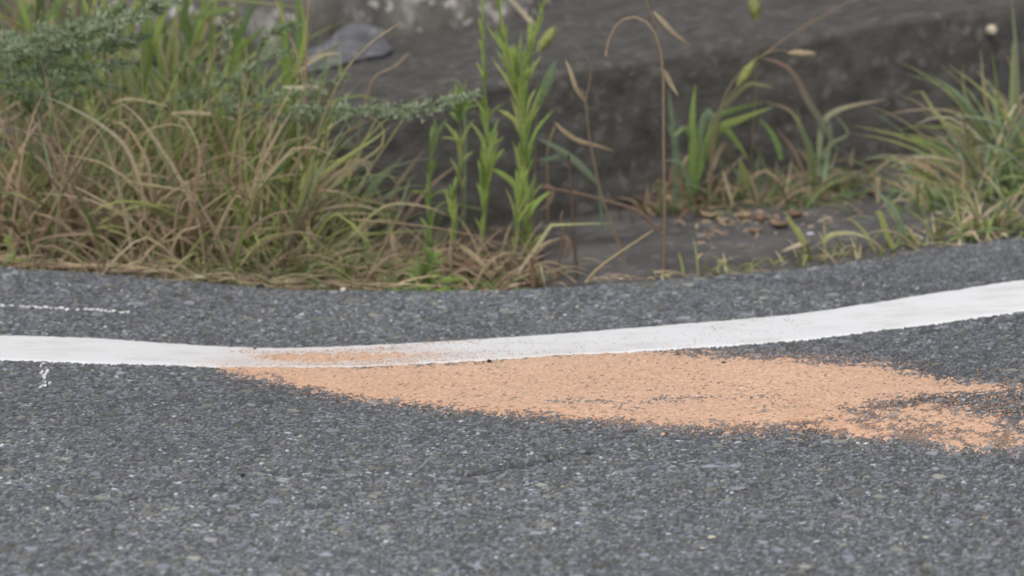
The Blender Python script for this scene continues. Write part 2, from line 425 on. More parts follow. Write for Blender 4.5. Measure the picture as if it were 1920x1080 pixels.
# orange absorbent granules
x0 = min(p[0] for p in W1 + W2) - 0.06; x1 = max(p[0] for p in W1 + W2) + 0.05
y0 = min(p[1] for p in W1 + W2) - 0.08; y1 = max(p[1] for p in W1 + W2) + 0.08
X, Y = np.meshgrid(np.arange(x0, x1, 0.0022), np.arange(y0, y1, 0.0028), indexing='ij')
def sand_level(X, Y):
    n = fbm(X * 22, Y * 16, 61, 4) - 0.5; n2 = fbm(X * 130, Y * 90, 62, 3) - 0.5
    st = fbm(X * 5, Y * 45, 63, 3) - 0.5; n3 = vnoise(X * 330, Y * 260, 64) - 0.5
    s1 = sdf(X, Y, W1) + 0.02 * n
    l1 = -0.0021 + 0.0020 * sstep(-0.040, 0.015, s1) + 0.0018 * sstep(0.0, 0.045, s1)
    yl = f_yc(X) - HW
    thin = sstep(0.10, 0.26, yl - Y) * sstep(-0.12, 0.12, X) * (1 - sstep(xat(1400, 760, 5.4), xat(1530, 760, 5.4), X))
    tail = sstep(0.22, 0.55, X)
    l1 = l1 - 0.0012 * thin * (1.15 + 2.6 * n + 2.6 * st) - 0.0006 * tail * (0.4 + 3.0 * st + 1.5 * n) + 0.0018 * n2 + 0.0017 * n3
    s2 = sdf(X, Y, W2) + 0.05 * n
    l2 = -0.0026 + 0.0020 * sstep(-0.035, 0.035, s2) + 0.0030 * n + 0.0034 * n2 + 0.0018 * n3
    s3 = sdf(X, Y, W3) + 0.016 * n
    l3 = -0.004 + 0.0066 * sstep(-0.016, 0.012, s3) - 0.0012 * sstep(xat(600, 660, 5.6), xat(830, 660, 5.6), X) + 0.0026 * n2 + 0.0020 * n3
    l1 = np.where(line_top(X, Y) , np.minimum(l1, 0.0012), l1)
    lv = np.maximum(np.maximum(l1, l2), l3 - 0.0004)
    lv = lv - 0.006 * sstep(0.035, 0.07, -np.maximum(np.maximum(s1, s2), s3)) - 0.003 * (seg_dist(X, Y, CRACK) < 0.03)
    return lv + 0.0009 * n2
g1, g2, gi = worley(X, Y, 0.0028, 71)
grain = 0.0012 * (1 - np.clip(g1, 0, 1)) + 0.0007 * gi
Z = Zs(X, Y) + sand_level(X, Y) + grain - 0.0004
tint = (0.80 + 0.40 * gi) * (0.93 + 0.14 * fbm(X * 8, Y * 8, 65, 3))
base = np.array([0.68, 0.445, 0.315])
dusty = np.clip(fbm(X * 6, Y * 10, 66, 3) * 1.6 - 0.45, 0, 1)[..., None] * 0.35
C = base * tint[..., None] * (1 - dusty) + np.array([0.62, 0.45, 0.34]) * tint[..., None] * dusty
C = np.where((gi > 0.985)[..., None], np.array([0.12, 0.09, 0.07]), C)
# keep only faces that can show: vertices far below the stones are dropped with their faces
sand = grid_object('orange_granule_spill', X, Y, Z, M_SAND, C, smooth=False)
me = sand.data
import bmesh
bm = bmesh.new(); bm.from_mesh(me); bm.verts.ensure_lookup_table()
lvl = (sand_level(X, Y) + grain).ravel()
dele = [bm.verts[i] for i in np.nonzero(lvl < -0.0026)[0]]
bmesh.ops.delete(bm, geom=dele, context='VERTS'); bm.to_mesh(me); bm.free()
tag(sand, 'orange absorbent granules spilled along the near side of the white line', 'spilled granules', kind='stuff')

# loose single grains round the rim of the spill and on the paint, one joined mass
mb = MB(); OC = [(1,0,0),(-1,0,0),(0,1,0),(0,-1,0),(0,0,1),(0,0,-1)]
OF = [(0,2,4),(2,1,4),(1,3,4),(3,0,4),(2,0,5),(1,2,5),(3,1,5),(0,3,5)]
gr = np.random.RandomState(3)
def grains(xa, ya, sz, colr):
    z = Zs(xa, ya); hh, _ = relief(xa, ya); on = line_top(xa, ya)
    z = np.where(on, z + 0.0021, z + hh)
    lev = Zs(xa, ya) + sand_level(xa, ya)
    z = np.maximum(z, lev)
    for x, y, zz, s in zip(xa, ya, z, sz):
        c = 0.8 + 0.4 * gr.rand(); a, b_, e = s * (0.7 + 0.6 * gr.rand(3))
        mb.add([(x + p[0] * a, y + p[1] * b_, zz + 0.4 * s + p[2] * e * 0.8) for p in OC], OF, (colr[0] * c, colr[1] * c, colr[2] * c))
def scatter(n, us, vs, fn, smin, smax, colr):
    k = 0; xs_, ys_ = [], []
    while k < n:
        u = gr.uniform(*us); v = gr.uniform(*vs)
        if gr.rand() < fn(u, v):
            y_ = CAM_H / math.tan(R(PITCH) + math.atan((v - 540) / FPX)); xs_.append(xat(u, v, y_)); ys_.append(y_); k += 1
    xs_ = np.array(xs_); ys_ = np.array(ys_)
    grains(xs_, ys_, gr.uniform(smin, smax, n), colr)
def topline(u): return np.interp(u, U, VN)
scatter(1900, (330, 1150), (640, 690), lambda u, v: max(0, 1 - abs(v - topline(u) + 10) / 26) * math.exp(-((u - 700) / 175) ** 2) * (0.3 + 0.7 * math.sin(u * .05 + v * .4) ** 2), 0.0005, 0.0010, (0.60, 0.38, 0.25))
scatter(420, (500, 1500), (600, 690), lambda u, v: max(0, 1 - abs(v - topline(u) + 15) / 34), 0.0005, 0.0010, (0.22, 0.17, 0.14))
scatter(500, (430, 900), (625, 655), lambda u, v: max(0, 1 - abs(v - np.interp(u, U, VF) + 4) / 8), 0.0006, 0.0012, (0.50, 0.30, 0.20))
lowx = [405, 470, 620, 880, 1130, 1370, 1520, 1900]; lowv = [684, 702, 731, 765, 789, 806, 800, 838]
scatter(4200, (405, 1900), (690, 860), lambda u, v: math.exp(-((v - np.interp(u, lowx, lowv) + 2) / 15) ** 2), 0.0006, 0.0012, (0.62, 0.34, 0.20))
scatter(2600, (1480, 1920), (700, 850), lambda u, v: math.exp(-((v - 775) / 42) ** 2), 0.0007, 0.0014, (0.62, 0.34, 0.20))
scatter(1100, (1240, 1800), (655, 700), lambda u, v: max(0, 1 - abs(v - np.interp(u, [1240, 1560, 1640, 1800], [664, 680, 690, 716])) / 18), 0.0006, 0.0012, (0.62, 0.39, 0.27))
loose = mb.build('loose_orange_grains', M_SAND, None, smooth=False)
tag(loose, 'loose orange grains strewn round the rim of the spill and over the paint', 'loose grains', kind='stuff')

# concrete gutter slab between asphalt and wall
xs = np.arange(xat(985, 480, 6.2), 1.6, 0.012)
s_ = np.linspace(0, 1, 46)
WB_U = [-200, 300, 700, 1000, 1250, 1650, 1920, 2300]; WB_Y = [6.38, 6.40, 6.46, 6.53, 6.63, 6.74, 6.83, 6.93]
WBX = [xat(u, 400, 6.6) for u in WB_U]
f_wb = lambda x: np.interp(x, WBX, WB_Y) + 0.0 * x
X, S = np.meshgrid(xs, s_, indexing='ij')
Ya = f_ye(X) + 0.004; Yb = f_wb(X) + 0.03
Y = Ya + S * (Yb - Ya)
Z = Zg(X, Y) + 0.004 + 0.010 * sstep(0.0, 0.25, (X - xs[0])) + 0.004 * (fbm(X * 25, Y * 25, 81, 4) - .5)
Z -= 0.03 * (1 - sstep(0.0, 0.03, X - xs[0] + 0.03 * (fbm(Y * 9, X * 9, 82, 3) - .5)))
Z += (f_ze(X) - 0.007 - Z) * (1 - sstep(0.0, 0.05, Y - f_ye(X) + 0.02 * (fbm(X * 20, Y * 20, 83, 3) - .5)))
gut = grid_object('concrete_gutter', X, Y, Z, M_GUTTER); tag(gut, 'flat grey concrete gutter between the asphalt and the low wall', kind='structure')

# low concrete wall with a ledge top
TE_U = [-300, 300, 700, 900, 1050, 1155, 1285, 1400, 1535, 1640, 1820, 1920, 2300]
TE_V = [ 262, 240, 196, 160, 135, 120, 99, 84, 67, 43, 20, 8, -30]
BAT = 0.03
xs = np.arange(-2.4, 2.4, 0.010)
tz = []
TX = [xat(u, v, float(f_wb(xat(u, v, 6.6))) + BAT) for u, v in zip(TE_U, TE_V)]
TZ = [zat(v, float(f_wb(x)) + BAT) for x, v in zip(TX, TE_V)]
kz = lambda x: np.interp(x, TX, TZ)
nf, ne, ntp = 34, 8, 50
prof = []
X = []; Y = []; Z = []
for k in range(nf):            # face
    t = k / nf
    X.append(xs); Y.append(f_wb(xs) + BAT * t); Z.append(-0.10 + (kz(xs) - 0.012 + 0.10) * t)
for k in range(ne):            # rounded nose
    a = R(90) * k / ne
    X.append(xs); Y.append(f_wb(xs) + BAT + 0.014 * (1 - math.cos(a))); Z.append(kz(xs) - 0.012 + 0.014 * math.sin(a))
for k in range(ntp):           # ledge top
    t = (k / (ntp - 1)) ** 1.1
    X.append(xs); Y.append(f_wb(xs) + BAT + 0.014 + 0.95 * t); Z.append(kz(xs) + 0.002 + 0.02 * t)
X.append(xs); Y.append(Y[-1] + 0.001); Z.append(xs * 0 - 0.1)
X = np.array(X).T; Y = np.array(Y).T; Z = np.array(Z).T
topness = np.zeros(X.shape); topness[:, nf:] = 1
nn = fbm(X * 34, (Z + Y) * 34, 91, 5) - .5
chip = np.exp(-((np.arange(X.shape[1]) - nf - 3) / 4.0) ** 2)[None, :] * np.clip(fbm(X * 22, Y * 0 + 2, 92, 4) - 0.5, 0, 1)
Y = Y - (1 - topness) * 0.016 * nn + 0.030 * chip
Z = Z + topness * 0.008 * nn - 0.030 * chip
wall = grid_object('concrete_wall', X, Y, Z, M_WALL)
tag(wall, 'low dark weathered concrete wall with a broad ledge behind the verge', 'wall')

# pale rock face standing at the back of the ledge
def rough_block(name, pts, y, depth, mat, nz=10, amp=0.02, nx=110, nh=30, seed=5):
    """front outline top/bottom given as columns (u, v_top, v_bottom)"""
    us = np.linspace(pts[0][0], pts[-1][0], nx)
    vt = np.interp(us, [p[0] for p in pts], [p[1] for p in pts]); vb = np.interp(us, [p[0] for p in pts], [p[2] for p in pts])
    X = []; Y = []; Z = []
    yb = y + np.interp(us, [p[0] for p in pts], [p[3] for p in pts])
    bx = np.array([xat(u, v, yy) for u, v, yy in zip(us, vb, yb)]); bz = np.array([zat(v, yy) for v, yy in zip(vb, yb)])
    tzv = np.array([zat(v, yy) for v, yy in zip(vt, yb)])
    for k in range(nh):
        t = k / (nh - 1); X.append(bx); Y.append(yb + 0.10 * t * t); Z.append(bz - 0.01 + (tzv - bz) * t)
    for k in range(1, nz):
        t = k / (nz - 1); X.append(bx); Y.append(yb + 0.10 + depth * t); Z.append(tzv - 0.01 - 0.05 * t * t)
    X.append(bx); Y.append(yb + 0.12 + depth); Z.append(bz - 0.05)
    X = np.array(X).T; Y = np.array(Y).T; Z = np.array(Z).T
    nn = fbm(X * 20, Z * 7, seed, 4) - .5
    Y = Y - amp * 2 * nn; Z = Z + amp * 0.5 * (fbm(X * 9, Y * 9, seed + 3, 3) - .5)
    return grid_object(name, X, Y, Z, mat)
rk = rough_block('pale_rock', [(180, -60, 110, -.10), (400, -70, 100, -.10), (540, -75, 92, -.08), (640, -80, 78, -0.04), (720, -85, 66, -.0), (860, -90, 64, 0), (960, -80, 55, 0.02), (1000, -60, 36, 0.06), (1036, -20, 2, 0.14)], 7.04, 0.25, M_ROCK, amp=0.028)
tag(rk, 'pale rough rock face with vertical streaks at the back of the ledge', 'rock')
# bluish slab leaning on the ledge
def slab(name, poly, y_front, y_back, th, mat, label, cat):
    vs_, us_ = [p[1] for p in poly], [p[0] for p in poly]; v0, v1 = min(vs_), max(vs_)
    top = []
    for u, v in poly:
        t = (v1 - v) / (v1 - v0); top.append(Vector(P(u, v, y_front + (y_back - y_front) * t)))
    n = len(top); bot = [p + Vector((0, 0.01, -th)) for p in top]; cen = sum(top, Vector()) / n + Vector((0, 0, 0.004))
    verts = top + bot + [cen]; faces = [(i, (i + 1) % n, 2 * n) for i in range(n)] + [(i, i + n, (i + 1) % n + n, (i + 1) % n) for i in range(n)] + [tuple(range(2 * n - 1, n - 1, -1))]
    mb = MB(); mb.add([tuple(v) for v in verts], faces, (0.2, 0.2, 0.22)); o = mb.build(name, mat, None, smooth=False)
    bv = o.modifiers.new('b', 'BEVEL'); bv.width = 0.004; bv.segments = 2
    return tag(o, label, cat)
slab('slate_slab', [(572,92),(600,84),(628,62),(650,44),(690,42),(712,52),(722,72),(738,90),(718,103),(692,106),(650,116),(610,128),(575,134)], 6.77, 7.00, 0.012, M_SLATE,
     'flat blue-grey slab of stone lying on the wall ledge below the pale rock', 'stone slab')

# ------------------------------------------------------------------ plants
CR = {  # reflectances
 'green': (0.125, 0.195, 0.052), 'bright': (0.27, 0.365, 0.080), 'yellow': (0.32, 0.345, 0.12), 'dark': (0.085, 0.125, 0.052),
 'blue': (0.145, 0.205, 0.115), 'grey': (0.29, 0.345, 0.225), 'straw': (0.42, 0.335, 0.21), 'pale': (0.55, 0.48, 0.34), 'brown': (0.255, 0.185, 0.125),
 'rust': (0.27, 0.165, 0.115), 'orange': (0.50, 0.33, 0.17), 'umber': (0.145, 0.105, 0.078), 'olive': (0.20, 0.21, 0.095), 'sage': (0.20, 0.265, 0.155)}
for k_ in CR: CR[k_] = tuple(c * (1.22 if k_ in ('straw', 'brown', 'umber', 'rust') else 1.14) + 0.010 for c in CR[k_])
def jit(c, a=0.14, r=rnd):
    k = 1 + r.uniform(-a, a); return tuple(max(0.01, ch * k * (1 + r.uniform(-a * .4, a * .4))) for ch in c)
def mixc(a, b, t): return tuple(x * (1 - t) + y * t for x, y in zip(a, b))

def spline(pts, n):
    """Catmull-Rom through 3-D points"""
    p = [Vector(q) for q in pts]
    if len(p) == 2: return [p[0].lerp(p[1], i / n) for i in range(n + 1)]
    p = [p[0] * 2 - p[1]] + p + [p[-1] * 2 - p[-2]]
    segs = len(p) - 3; out = []
    for i in range(n + 1):
        s = i / n * segs; k = min(int(s), segs - 1); t = s - k
        a, b, c, e = p[k:k + 4]
        out.append(0.5 * ((2 * b) + (c - a) * t + (2 * a - 5 * b + 4 * c - e) * t * t + (3 * b - a - 3 * c + e) * t ** 3))
    return out

VIEW = Vector((0, -1, 0.27)).normalized()
def add_blade(mb, pts, w, c0, c1, n=8, face=None, fold=0.25, prof='blade', r=rnd):
    """a folded leaf blade along pts, w = full width in metres"""
    q = spline(pts, n); f = face or Vector((r.uniform(-.6, .6), -1, r.uniform(-.2, .7))).normalized()
    vs = []; cs = []
    for i, p in enumerate(q):
        t = i / n; tan = (q[min(i + 1, n)] - q[max(i - 1, 0)])
        if tan.length < 1e-6: tan = Vector((0, 0, 1))
        tan.normalize(); side = tan.cross(f)
        if side.length < 0.05: side = tan.cross(Vector((1, 0, 0)))
        side.normalize(); nor = side.cross(tan).normalized()
        if prof == 'blade': ww = w * (0.55 + 0.45 * min(1, t * 4)) * (1 - t ** 2.4) + w * 0.04
        elif prof == 'leaf': ww = w * (math.sin(math.pi * min(1, 0.08 + 0.92 * t)) ** 0.8) + w * 0.05
        else: ww = w
        vs += [p - side * ww / 2, p + nor * ww * fold, p + side * ww / 2]; c = mixc(c0, c1, t); cs += [c, mixc(c, (1, 1, 0.8), 0.04), c]
    fs = []
    for i in range(n):
        a = i * 3; fs += [(a, a + 1, a + 4, a + 3), (a + 1, a + 2, a + 5, a + 4)]
    mb.add([tuple(v) for v in vs], fs, cs)

def add_stem(mb, pts, r0, r1, c0, c1, n=10, k=5):
    q = spline(pts, n); vs = []; cs = []
    for i, p in enumerate(q):
        tan = (q[min(i + 1, n)] - q[max(i - 1, 0)]).normalized(); a = tan.cross(Vector((0.3, 1, 0.1))).normalized(); b = tan.cross(a)
        rr = r0 + (r1 - r0) * i / n
        for j in range(k):
            an = 2 * math.pi * j / k; vs.append(tuple(p + (a * math.cos(an) + b * math.sin(an)) * rr)); cs.append(mixc(c0, c1, i / n))
    fs = [(i * k + j, i * k + (j + 1) % k, (i + 1) * k + (j + 1) % k, (i + 1) * k + j) for i in range(n) for j in range(k)]
    fs.append(tuple(range(n * k + k - 1, n * k - 1, -1)))
    mb.add(vs, fs, cs)

def gpt(u, y, dz=-0.004):
    """ground point in pixel column u at distance y"""
    x = (u - 960) / FPX * (y * CP + CAM_H * SP); return Vector((x, y, float(max(Zg(x, y), -1)) + dz))
def pathpx(pts, y, dy=0.0):
    """pixels to world, leaning dy towards the end"""
    n = len(pts); return [P(u, v, y + dy * i / max(1, n - 1)) for i, (u, v) in enumerate(pts)]

def part(name, root, fn, mat=M_PLANT, smooth=True):
    mb = MB(); fn(mb); return mb.build(name, mat, root, smooth)

PX = 1 / 1150.0     # metres per photograph pixel at the verge

def px_plant(name, label, cat, u, y, blades, group=None, root=None):
    """blades: (name, pixel path root->tip, width px, colour key, tip colour key[, dy])"""
    r = root or empty(name, gpt(u, y), label, cat, group)
    for b in blades:
        nm, pts, w_, ca, cb = b[:5]; dy = b[5] if len(b) > 5 else rnd.uniform(-.04, .04)
        p3 = pathpx(pts, y, dy)
        if nm in ('stem', 'stalk'):
            part(nm, r, lambda mb: add_stem(mb, p3, w_ * PX / 2, w_ * PX * 0.3, jit(CR[ca]), jit(CR[cb]), 14))
        elif nm == 'leaf':
            part(nm, r, lambda mb: add_blade(mb, p3, w_ * PX, jit(CR[ca]), jit(CR[cb]), 9, VIEW, 0.15, 'leaf'))
        else:
            part(nm, r, lambda mb: add_blade(mb, p3, w_ * PX, jit(CR[ca]), jit(CR[cb]), 12, VIEW, 0.15))
    return r

def arc(rootp, length, az, lean, droop, n=5, r=rnd):
    """a blade that rises from rootp, leaning more and more"""
    p = Vector(rootp); pts = [p.copy()]; a = lean; st = length / n
    kink = r.randint(2, n + 9)
    for i in range(n):
        a += droop / n * (0.5 + i / n) + (r.uniform(.5, 1.2) if i == kink else 0); az += r.uniform(-.12, .12)
        p = p + Vector((math.cos(az) * math.sin(a), math.sin(az) * math.sin(a), math.cos(a))) * st; pts.append(p.copy())
    for q in pts[1:]:
        g = float(Zg(q.x, q.y))
        if q.z < g + 0.002: q.z = g + 0.002 + r.uniform(0, .01)
        ye_ = float(f_ye(q.x))
        if q.y < ye_ - 0.02: q.y = ye_ - 0.02 + (q.y - ye_ + 0.02) * 0.3
    return pts

def tuft(name, label, cat, u, y, n_parts, n_mass, hmm, wpx, cols, spread=0.03, lean=(0.05, 0.7), droop=(0.3, 1.8), group=None, seed=0, massname='undergrowth', bias=0.0, azr=None):
    r = random.Random(seed + int(u) * 7 + int(y * 100)); base = gpt(u, y); root = empty(name, base, label, cat, group)
    def one(mb, k=1.0):
        b = base + Vector((r.gauss(0, spread), r.gauss(0, spread * 0.7), 0)); b.z = float(Zg(b.x, b.y)) - 0.003
        az = r.uniform(*(azr or (0, 2 * math.pi)))
        ln = r.uniform(*hmm) * k; c0, c1 = r.choice(cols)
        pts = arc(b, ln, az, abs(r.uniform(*lean)), r.uniform(*droop), 5, r)
        if bias:
            for i, q in enumerate(pts): q.x += bias * ln * (i / 5) ** 1.5
        add_blade(mb, pts, r.uniform(*wpx) * PX, jit(CR[c0], .16, r), jit(CR[c1], .16, r), 8, None, 0.2, 'blade', r)
    for _ in range(n_parts): part('blade', root, one)
    if n_mass:
        mb = MB()
        for _ in range(n_mass): one(mb, 0.8)
        o = mb.build(massname, M_PLANT, root); o['kind'] = 'stuff'
    return root

DRY = [('olive', 'sage'), ('olive', 'yellow'), ('straw', 'straw'), ('brown', 'straw'), ('umber', 'brown'), ('brown', 'brown'), ('rust', 'straw'), ('olive', 'straw'), ('green', 'olive')]
MIX = [('olive', 'yellow'), ('green', 'olive'), ('straw', 'straw'), ('brown', 'straw'), ('bright', 'yellow'), ('umber', 'brown'), ('green', 'bright')]
GRN = [('green', 'bright'), ('olive', 'bright'), ('green', 'green'), ('bright', 'yellow'), ('dark', 'green'), ('olive', 'straw')]

# --- dry grass thicket beside the asphalt
thick = [
 (-60, 6.16, 'brown dry grass clump cut off by the picture edge beside the asphalt', DRY),
 (40, 6.13, 'tangled brown grass clump above the dotted chalk line', DRY),
 (130, 6.20, 'dense rusty dry grass clump under the feathery grey-green branch', DRY),
 (215, 6.12, 'dry grass clump with straw bent low onto the asphalt edge', DRY),
 (300, 6.18, 'brown grass clump in the middle of the dry thicket', DRY),
 (375, 6.10, 'straw grass clump leaning over the asphalt edge between brown clumps', DRY),
 (455, 6.14, 'mixed green and straw clump beside the fanning tussock', MIX),
 (60, 6.32, 'shaded brown grass clump under the lowest feathery branch', DRY),
 (180, 6.36, 'shaded olive grass clump behind the rusty clump', MIX),
 (290, 6.34, 'olive and brown clump below the broad yellow-green blades', MIX),
 (390, 6.30, 'green and brown clump in front of the broad grass plants', MIX),
 (490, 6.28, 'olive grass clump in shade behind the fanning tussock', MIX),
]
for i, (u, y, lb, cs) in enumerate(thick):
    tuft('dry_grass_clump', lb, 'grass clump', u, y, 36, 62, (0.12, 0.42), (3.5, 8.5), cs, 0.055, (0.0, 0.65), (0.0, 1.6), 'dry grass clumps along the asphalt edge', 100 + i)

for i, (u, y, hh_) in enumerate([(0, 6.22, .30), (90, 6.10, .18), (170, 6.07, .16), (260, 6.06, .16), (340, 6.05, .15), (420, 6.04, .15), (520, 6.05, .16), (600, 6.07, .16), (665, 6.08, .14), (720, 6.10, .10)]):
    tuft('low_straw_clump', ['short rusty straw clump under the small yellow-green weed', 'short straw clump in front of the tangled brown clump', 'short straw clump below the rusty clump', 'short bent straw clump nearest the chalk dots',
         'short straw clump in front of the thicket middle', 'short pale straw clump where the asphalt edge dips', 'short straw clump at the foot of the fanning tussock', 'short curly straw clump by the white pebble',
         'short twisted brown clump between the white pebble and the weed rosette', 'last sparse straw clump before the leafy stems'][i], 'grass clump', u, y, 14, 80, (hh_ * .5, hh_ * 1.3), (2, 5), DRY if i < 6 else DRY + MIX, 0.04, (0.3, 1.3), (0.5, 2.2), 'short straw clumps at the asphalt edge', 300 + i)

for i, (u, y, lb, n_) in enumerate([(290, 6.42, 'upright olive stems under the tall yellow-green plant', 12), (350, 6.40, 'upright olive and brown stems beneath the bent yellowing leaf', 12), (400, 6.44, 'upright green stems below the forked leaves', 14),
                                   (460, 6.42, 'upright green stems under the long feathery spray stem', 14), (520, 6.40, 'upright green stems below the wide green blades', 14), (200, 6.44, 'upright brown stems behind the feathery branches', 12)]):
    tuft('upright_grass', lb, 'grass clump', u, y, n_, 16, (0.20, 0.42), (6, 12), [('green', 'olive'), ('olive', 'olive'), ('green', 'bright'), ('umber', 'brown'), ('dark', 'green'), ('brown', 'straw')], 0.04, (0.0, 0.3), (0.0, 0.7), 'upright stems inside the thicket', 200 + i)

# flattened straw along the asphalt edge
mb = MB(); r = random.Random(5)
for k in range(420):
    u = (r.uniform(-120, 760) if r.random() < .6 else r.gauss(r.choice([60, 240, 330, 520]), 40)) if k < 370 else r.uniform(1110, 1240)
    x = xat(u, 540, 6.0); yy = float(f_ye(x)) + abs(r.gauss(0, 0.022)) - 0.004; a = r.gauss(0, 0.8) + (math.pi if r.random() < .5 else 0)
    ln = r.uniform(0.02, 0.10) if k < 370 else r.uniform(0.01, 0.035); up = r.uniform(-.1, .45) ; z0 = float(Zg(x, yy)) if yy > float(f_ye(x)) + .01 else float(f_ze(x)); z0 += r.uniform(0, .010)
    pts = []
    for j in range(5):
        t = j / 4; pts.append((x + math.cos(a) * ln * t, max(yy + math.sin(a) * ln * t * 0.6 + r.uniform(-.004, .004), float(f_ye(x)) - .008), z0 + ln * up * t * (1 - t * .7) + r.uniform(-.001, .002)))
    add_blade(mb, pts, r.uniform(1.5, 4.5) * PX, jit(CR[r.choice(['straw', 'straw', 'brown', 'rust', 'pale', 'umber'])], .25, r), jit(CR[r.choice(['straw', 'brown'])], .2, r), 5, Vector((0, -.6, 1)), .2, 'blade', r)
o = mb.build('straw_litter', M_PLANT); tag(o, 'flattened straw litter lying along the broken asphalt edge', 'straw litter', kind='stuff')

# --- prominent straw stalks bowed over the thicket
px_plant('bowed_grass', 'tall dry grass with long stalks bowing down over the thicket', 'grass plant', 120, 6.06, [
 ('blade', [(250, 500), (240, 430), (222, 350), (205, 290), (188, 250), (150, 215)], 8, 'pale', 'olive'),
 ('blade', [(420, 515), (385, 455), (345, 350), (300, 275), (255, 215), (215, 185)], 8, 'straw', 'straw'),
 ('blade', [(275, 420), (262, 340), (235, 275), (190, 235), (130, 200), (80, 178)], 8, 'straw', 'grey'),
 ('blade', [(190, 480), (150, 400), (120, 330), (85, 260), (45, 200)], 9, 'rust', 'brown'),
 ('blade', [(285, 400), (282, 345), (275, 300), (240, 240), (205, 225)], 7, 'rust', 'straw'),
 ('blade', [(205, 480), (170, 420), (140, 385), (105, 340), (70, 290)], 10, 'brown', 'brown'),
 ('blade', [(145, 452), (125, 425), (95, 408), (62, 398)], 7, 'straw', 'straw'),
 ('blade', [(440, 525), (395, 480), (330, 440), (270, 405), (180, 400)], 6, 'brown', 'straw'),
 ('blade', [(255, 500), (285, 430), (340, 408), (420, 405)], 5, 'brown', 'brown'),
 ('blade', [(212, 462), (180, 440), (90, 445), (30, 470)], 6, 'straw', 'brown'),
])
px_plant('bowed_grass', 'dry grass whose stalks lean up and away beside the olive clump', 'grass plant', 380, 6.04, [
 ('blade', [(385, 505), (380, 460), (372, 420), (355, 360), (350, 345), (330, 330)], 6, 'brown', 'straw'),
 ('blade', [(390, 478), (410, 430), (425, 395), (442, 368), (455, 372)], 7, 'straw', 'straw'),
 ('blade', [(352, 440), (362, 390), (372, 300), (398, 240)], 6, 'rust', 'brown'),
 ('blade', [(545, 420), (530, 390), (500, 350), (465, 305), (440, 290), (420, 292)], 6, 'olive', 'brown'),
 ('blade', [(475, 385), (455, 360), (430, 340), (395, 315)], 6, 'brown', 'brown'),
 ('blade', [(350, 425), (375, 300), (350, 230), (320, 215)], 5, 'brown', 'straw'),
 ('blade', [(310, 505), (335, 440), (370, 425), (395, 412)], 6, 'straw', 'straw'),
])
px_plant('bowed_grass', 'fallen pale straw stalk with its seed sheath lying over the thicket', 'grass plant', 330, 6.16, [
 ('blade', [(322, 213), (350, 211), (385, 213), (420, 219), (447, 226)], 8, 'straw', 'pale'),
 ('blade', [(212, 193), (235, 186), (268, 188), (300, 196), (318, 200)], 6, 'straw', 'straw'),
 ('blade', [(0, 228), (20, 224), (50, 205)], 7, 'straw', 'straw'),
])

for i, (u, y, lb) in enumerate([(90, 6.26, 'scattered green blades rising through the rusty dry clump'), (260, 6.24, 'scattered green blades rising between the bowed stalks'), (345, 6.22, 'scattered green blades rising beside the dark gap in the thicket'),
                               (440, 6.22, 'scattered green blades rising behind the fanning tussock'), (500, 6.20, 'pale green blades rising just behind the fan of the tussock')]):
    tuft('green_grass_clump', lb, 'grass clump', u, y, 16, 0, (0.18, 0.42), (4, 9), [('green', 'bright'), ('olive', 'yellow'), ('green', 'sage'), ('olive', 'bright')], 0.05, (0.0, 0.4), (0.0, 1.2), 'green blades rising through the thicket', 700 + i)

# --- fanning tussock
px_plant('grass_tussock', 'pale green grass tussock fanning out beside the leafy stems', 'grass tussock', 530, 6.12, [
 ('blade', [(500, 520), (535, 470), (575, 370), (610, 300), (650, 228)], 9, 'olive', 'grey'),
 ('blade', [(510, 520), (550, 440), (590, 345), (640, 300), (700, 262), (735, 234)], 9, 'yellow', 'yellow'),
 ('blade', [(520, 520), (560, 440), (620, 350), (680, 300), (715, 275), (718, 240), (700, 222), (672, 208)], 6, 'olive', 'straw'),
 ('blade', [(515, 520), (545, 430), (580, 320), (583, 280), (580, 250)], 7, 'yellow', 'olive'),
 ('blade', [(505, 520), (520, 440), (530, 380), (530, 320)], 9, 'olive', 'yellow'),
 ('blade', [(505, 520), (540, 440), (552, 350), (558, 290)], 8, 'olive', 'olive'),
 ('blade', [(520, 500), (545, 430), (610, 405), (660, 400), (725, 402)], 8, 'yellow', 'straw'),
 ('blade', [(600, 500), (625, 465), (660, 445), (700, 438), (810, 432)], 9, 'olive', 'yellow'),
 ('blade', [(605, 480), (660, 440), (700, 400), (740, 382), (800, 388), (850, 408)], 6, 'yellow', 'straw'),
 ('blade', [(520, 490), (570, 380), (640, 320), (668, 298), (688, 312), (695, 345)], 5, 'straw', 'straw'),
 ('blade', [(520, 490), (575, 380), (660, 310), (680, 300), (693, 308), (690, 325), (655, 390)], 5, 'straw', 'pale'),
 ('blade', [(510, 500), (570, 385), (600, 330), (615, 285), (612, 250)], 5, 'olive', 'straw'),
 ('blade', [(530, 490), (580, 370), (620, 358), (650, 365), (670, 385)], 5, 'straw', 'straw'),
 ('blade', [(530, 495), (570, 410), (650, 385), (710, 395), (725, 420)], 5, 'brown', 'straw'),
])
tuft('grass_tussock', 'thin curly straw tussock right behind the white pebble', 'grass tussock', 615, 6.12, 26, 60, (0.10, 0.28), (2, 4.5), DRY + MIX, 0.035, (0.1, 0.9), (0.5, 2.5), None, 401)
tuft('grass_tussock', 'thin brown grass under the fanning green blades', 'grass tussock', 555, 6.18, 26, 80, (0.12, 0.30), (2.5, 5), MIX, 0.04, (0.1, 0.7), (0.4, 2.0), None, 402)
px_plant('grass_stalk', 'long thin grass stalk arching up across the blue-grey slab', 'grass stalk', 590, 6.10, [
 ('stalk', [(548, 420), (580, 345), (600, 240), (640, 145), (690, 85), (752, 42)], 5, 'olive', 'straw'),
])
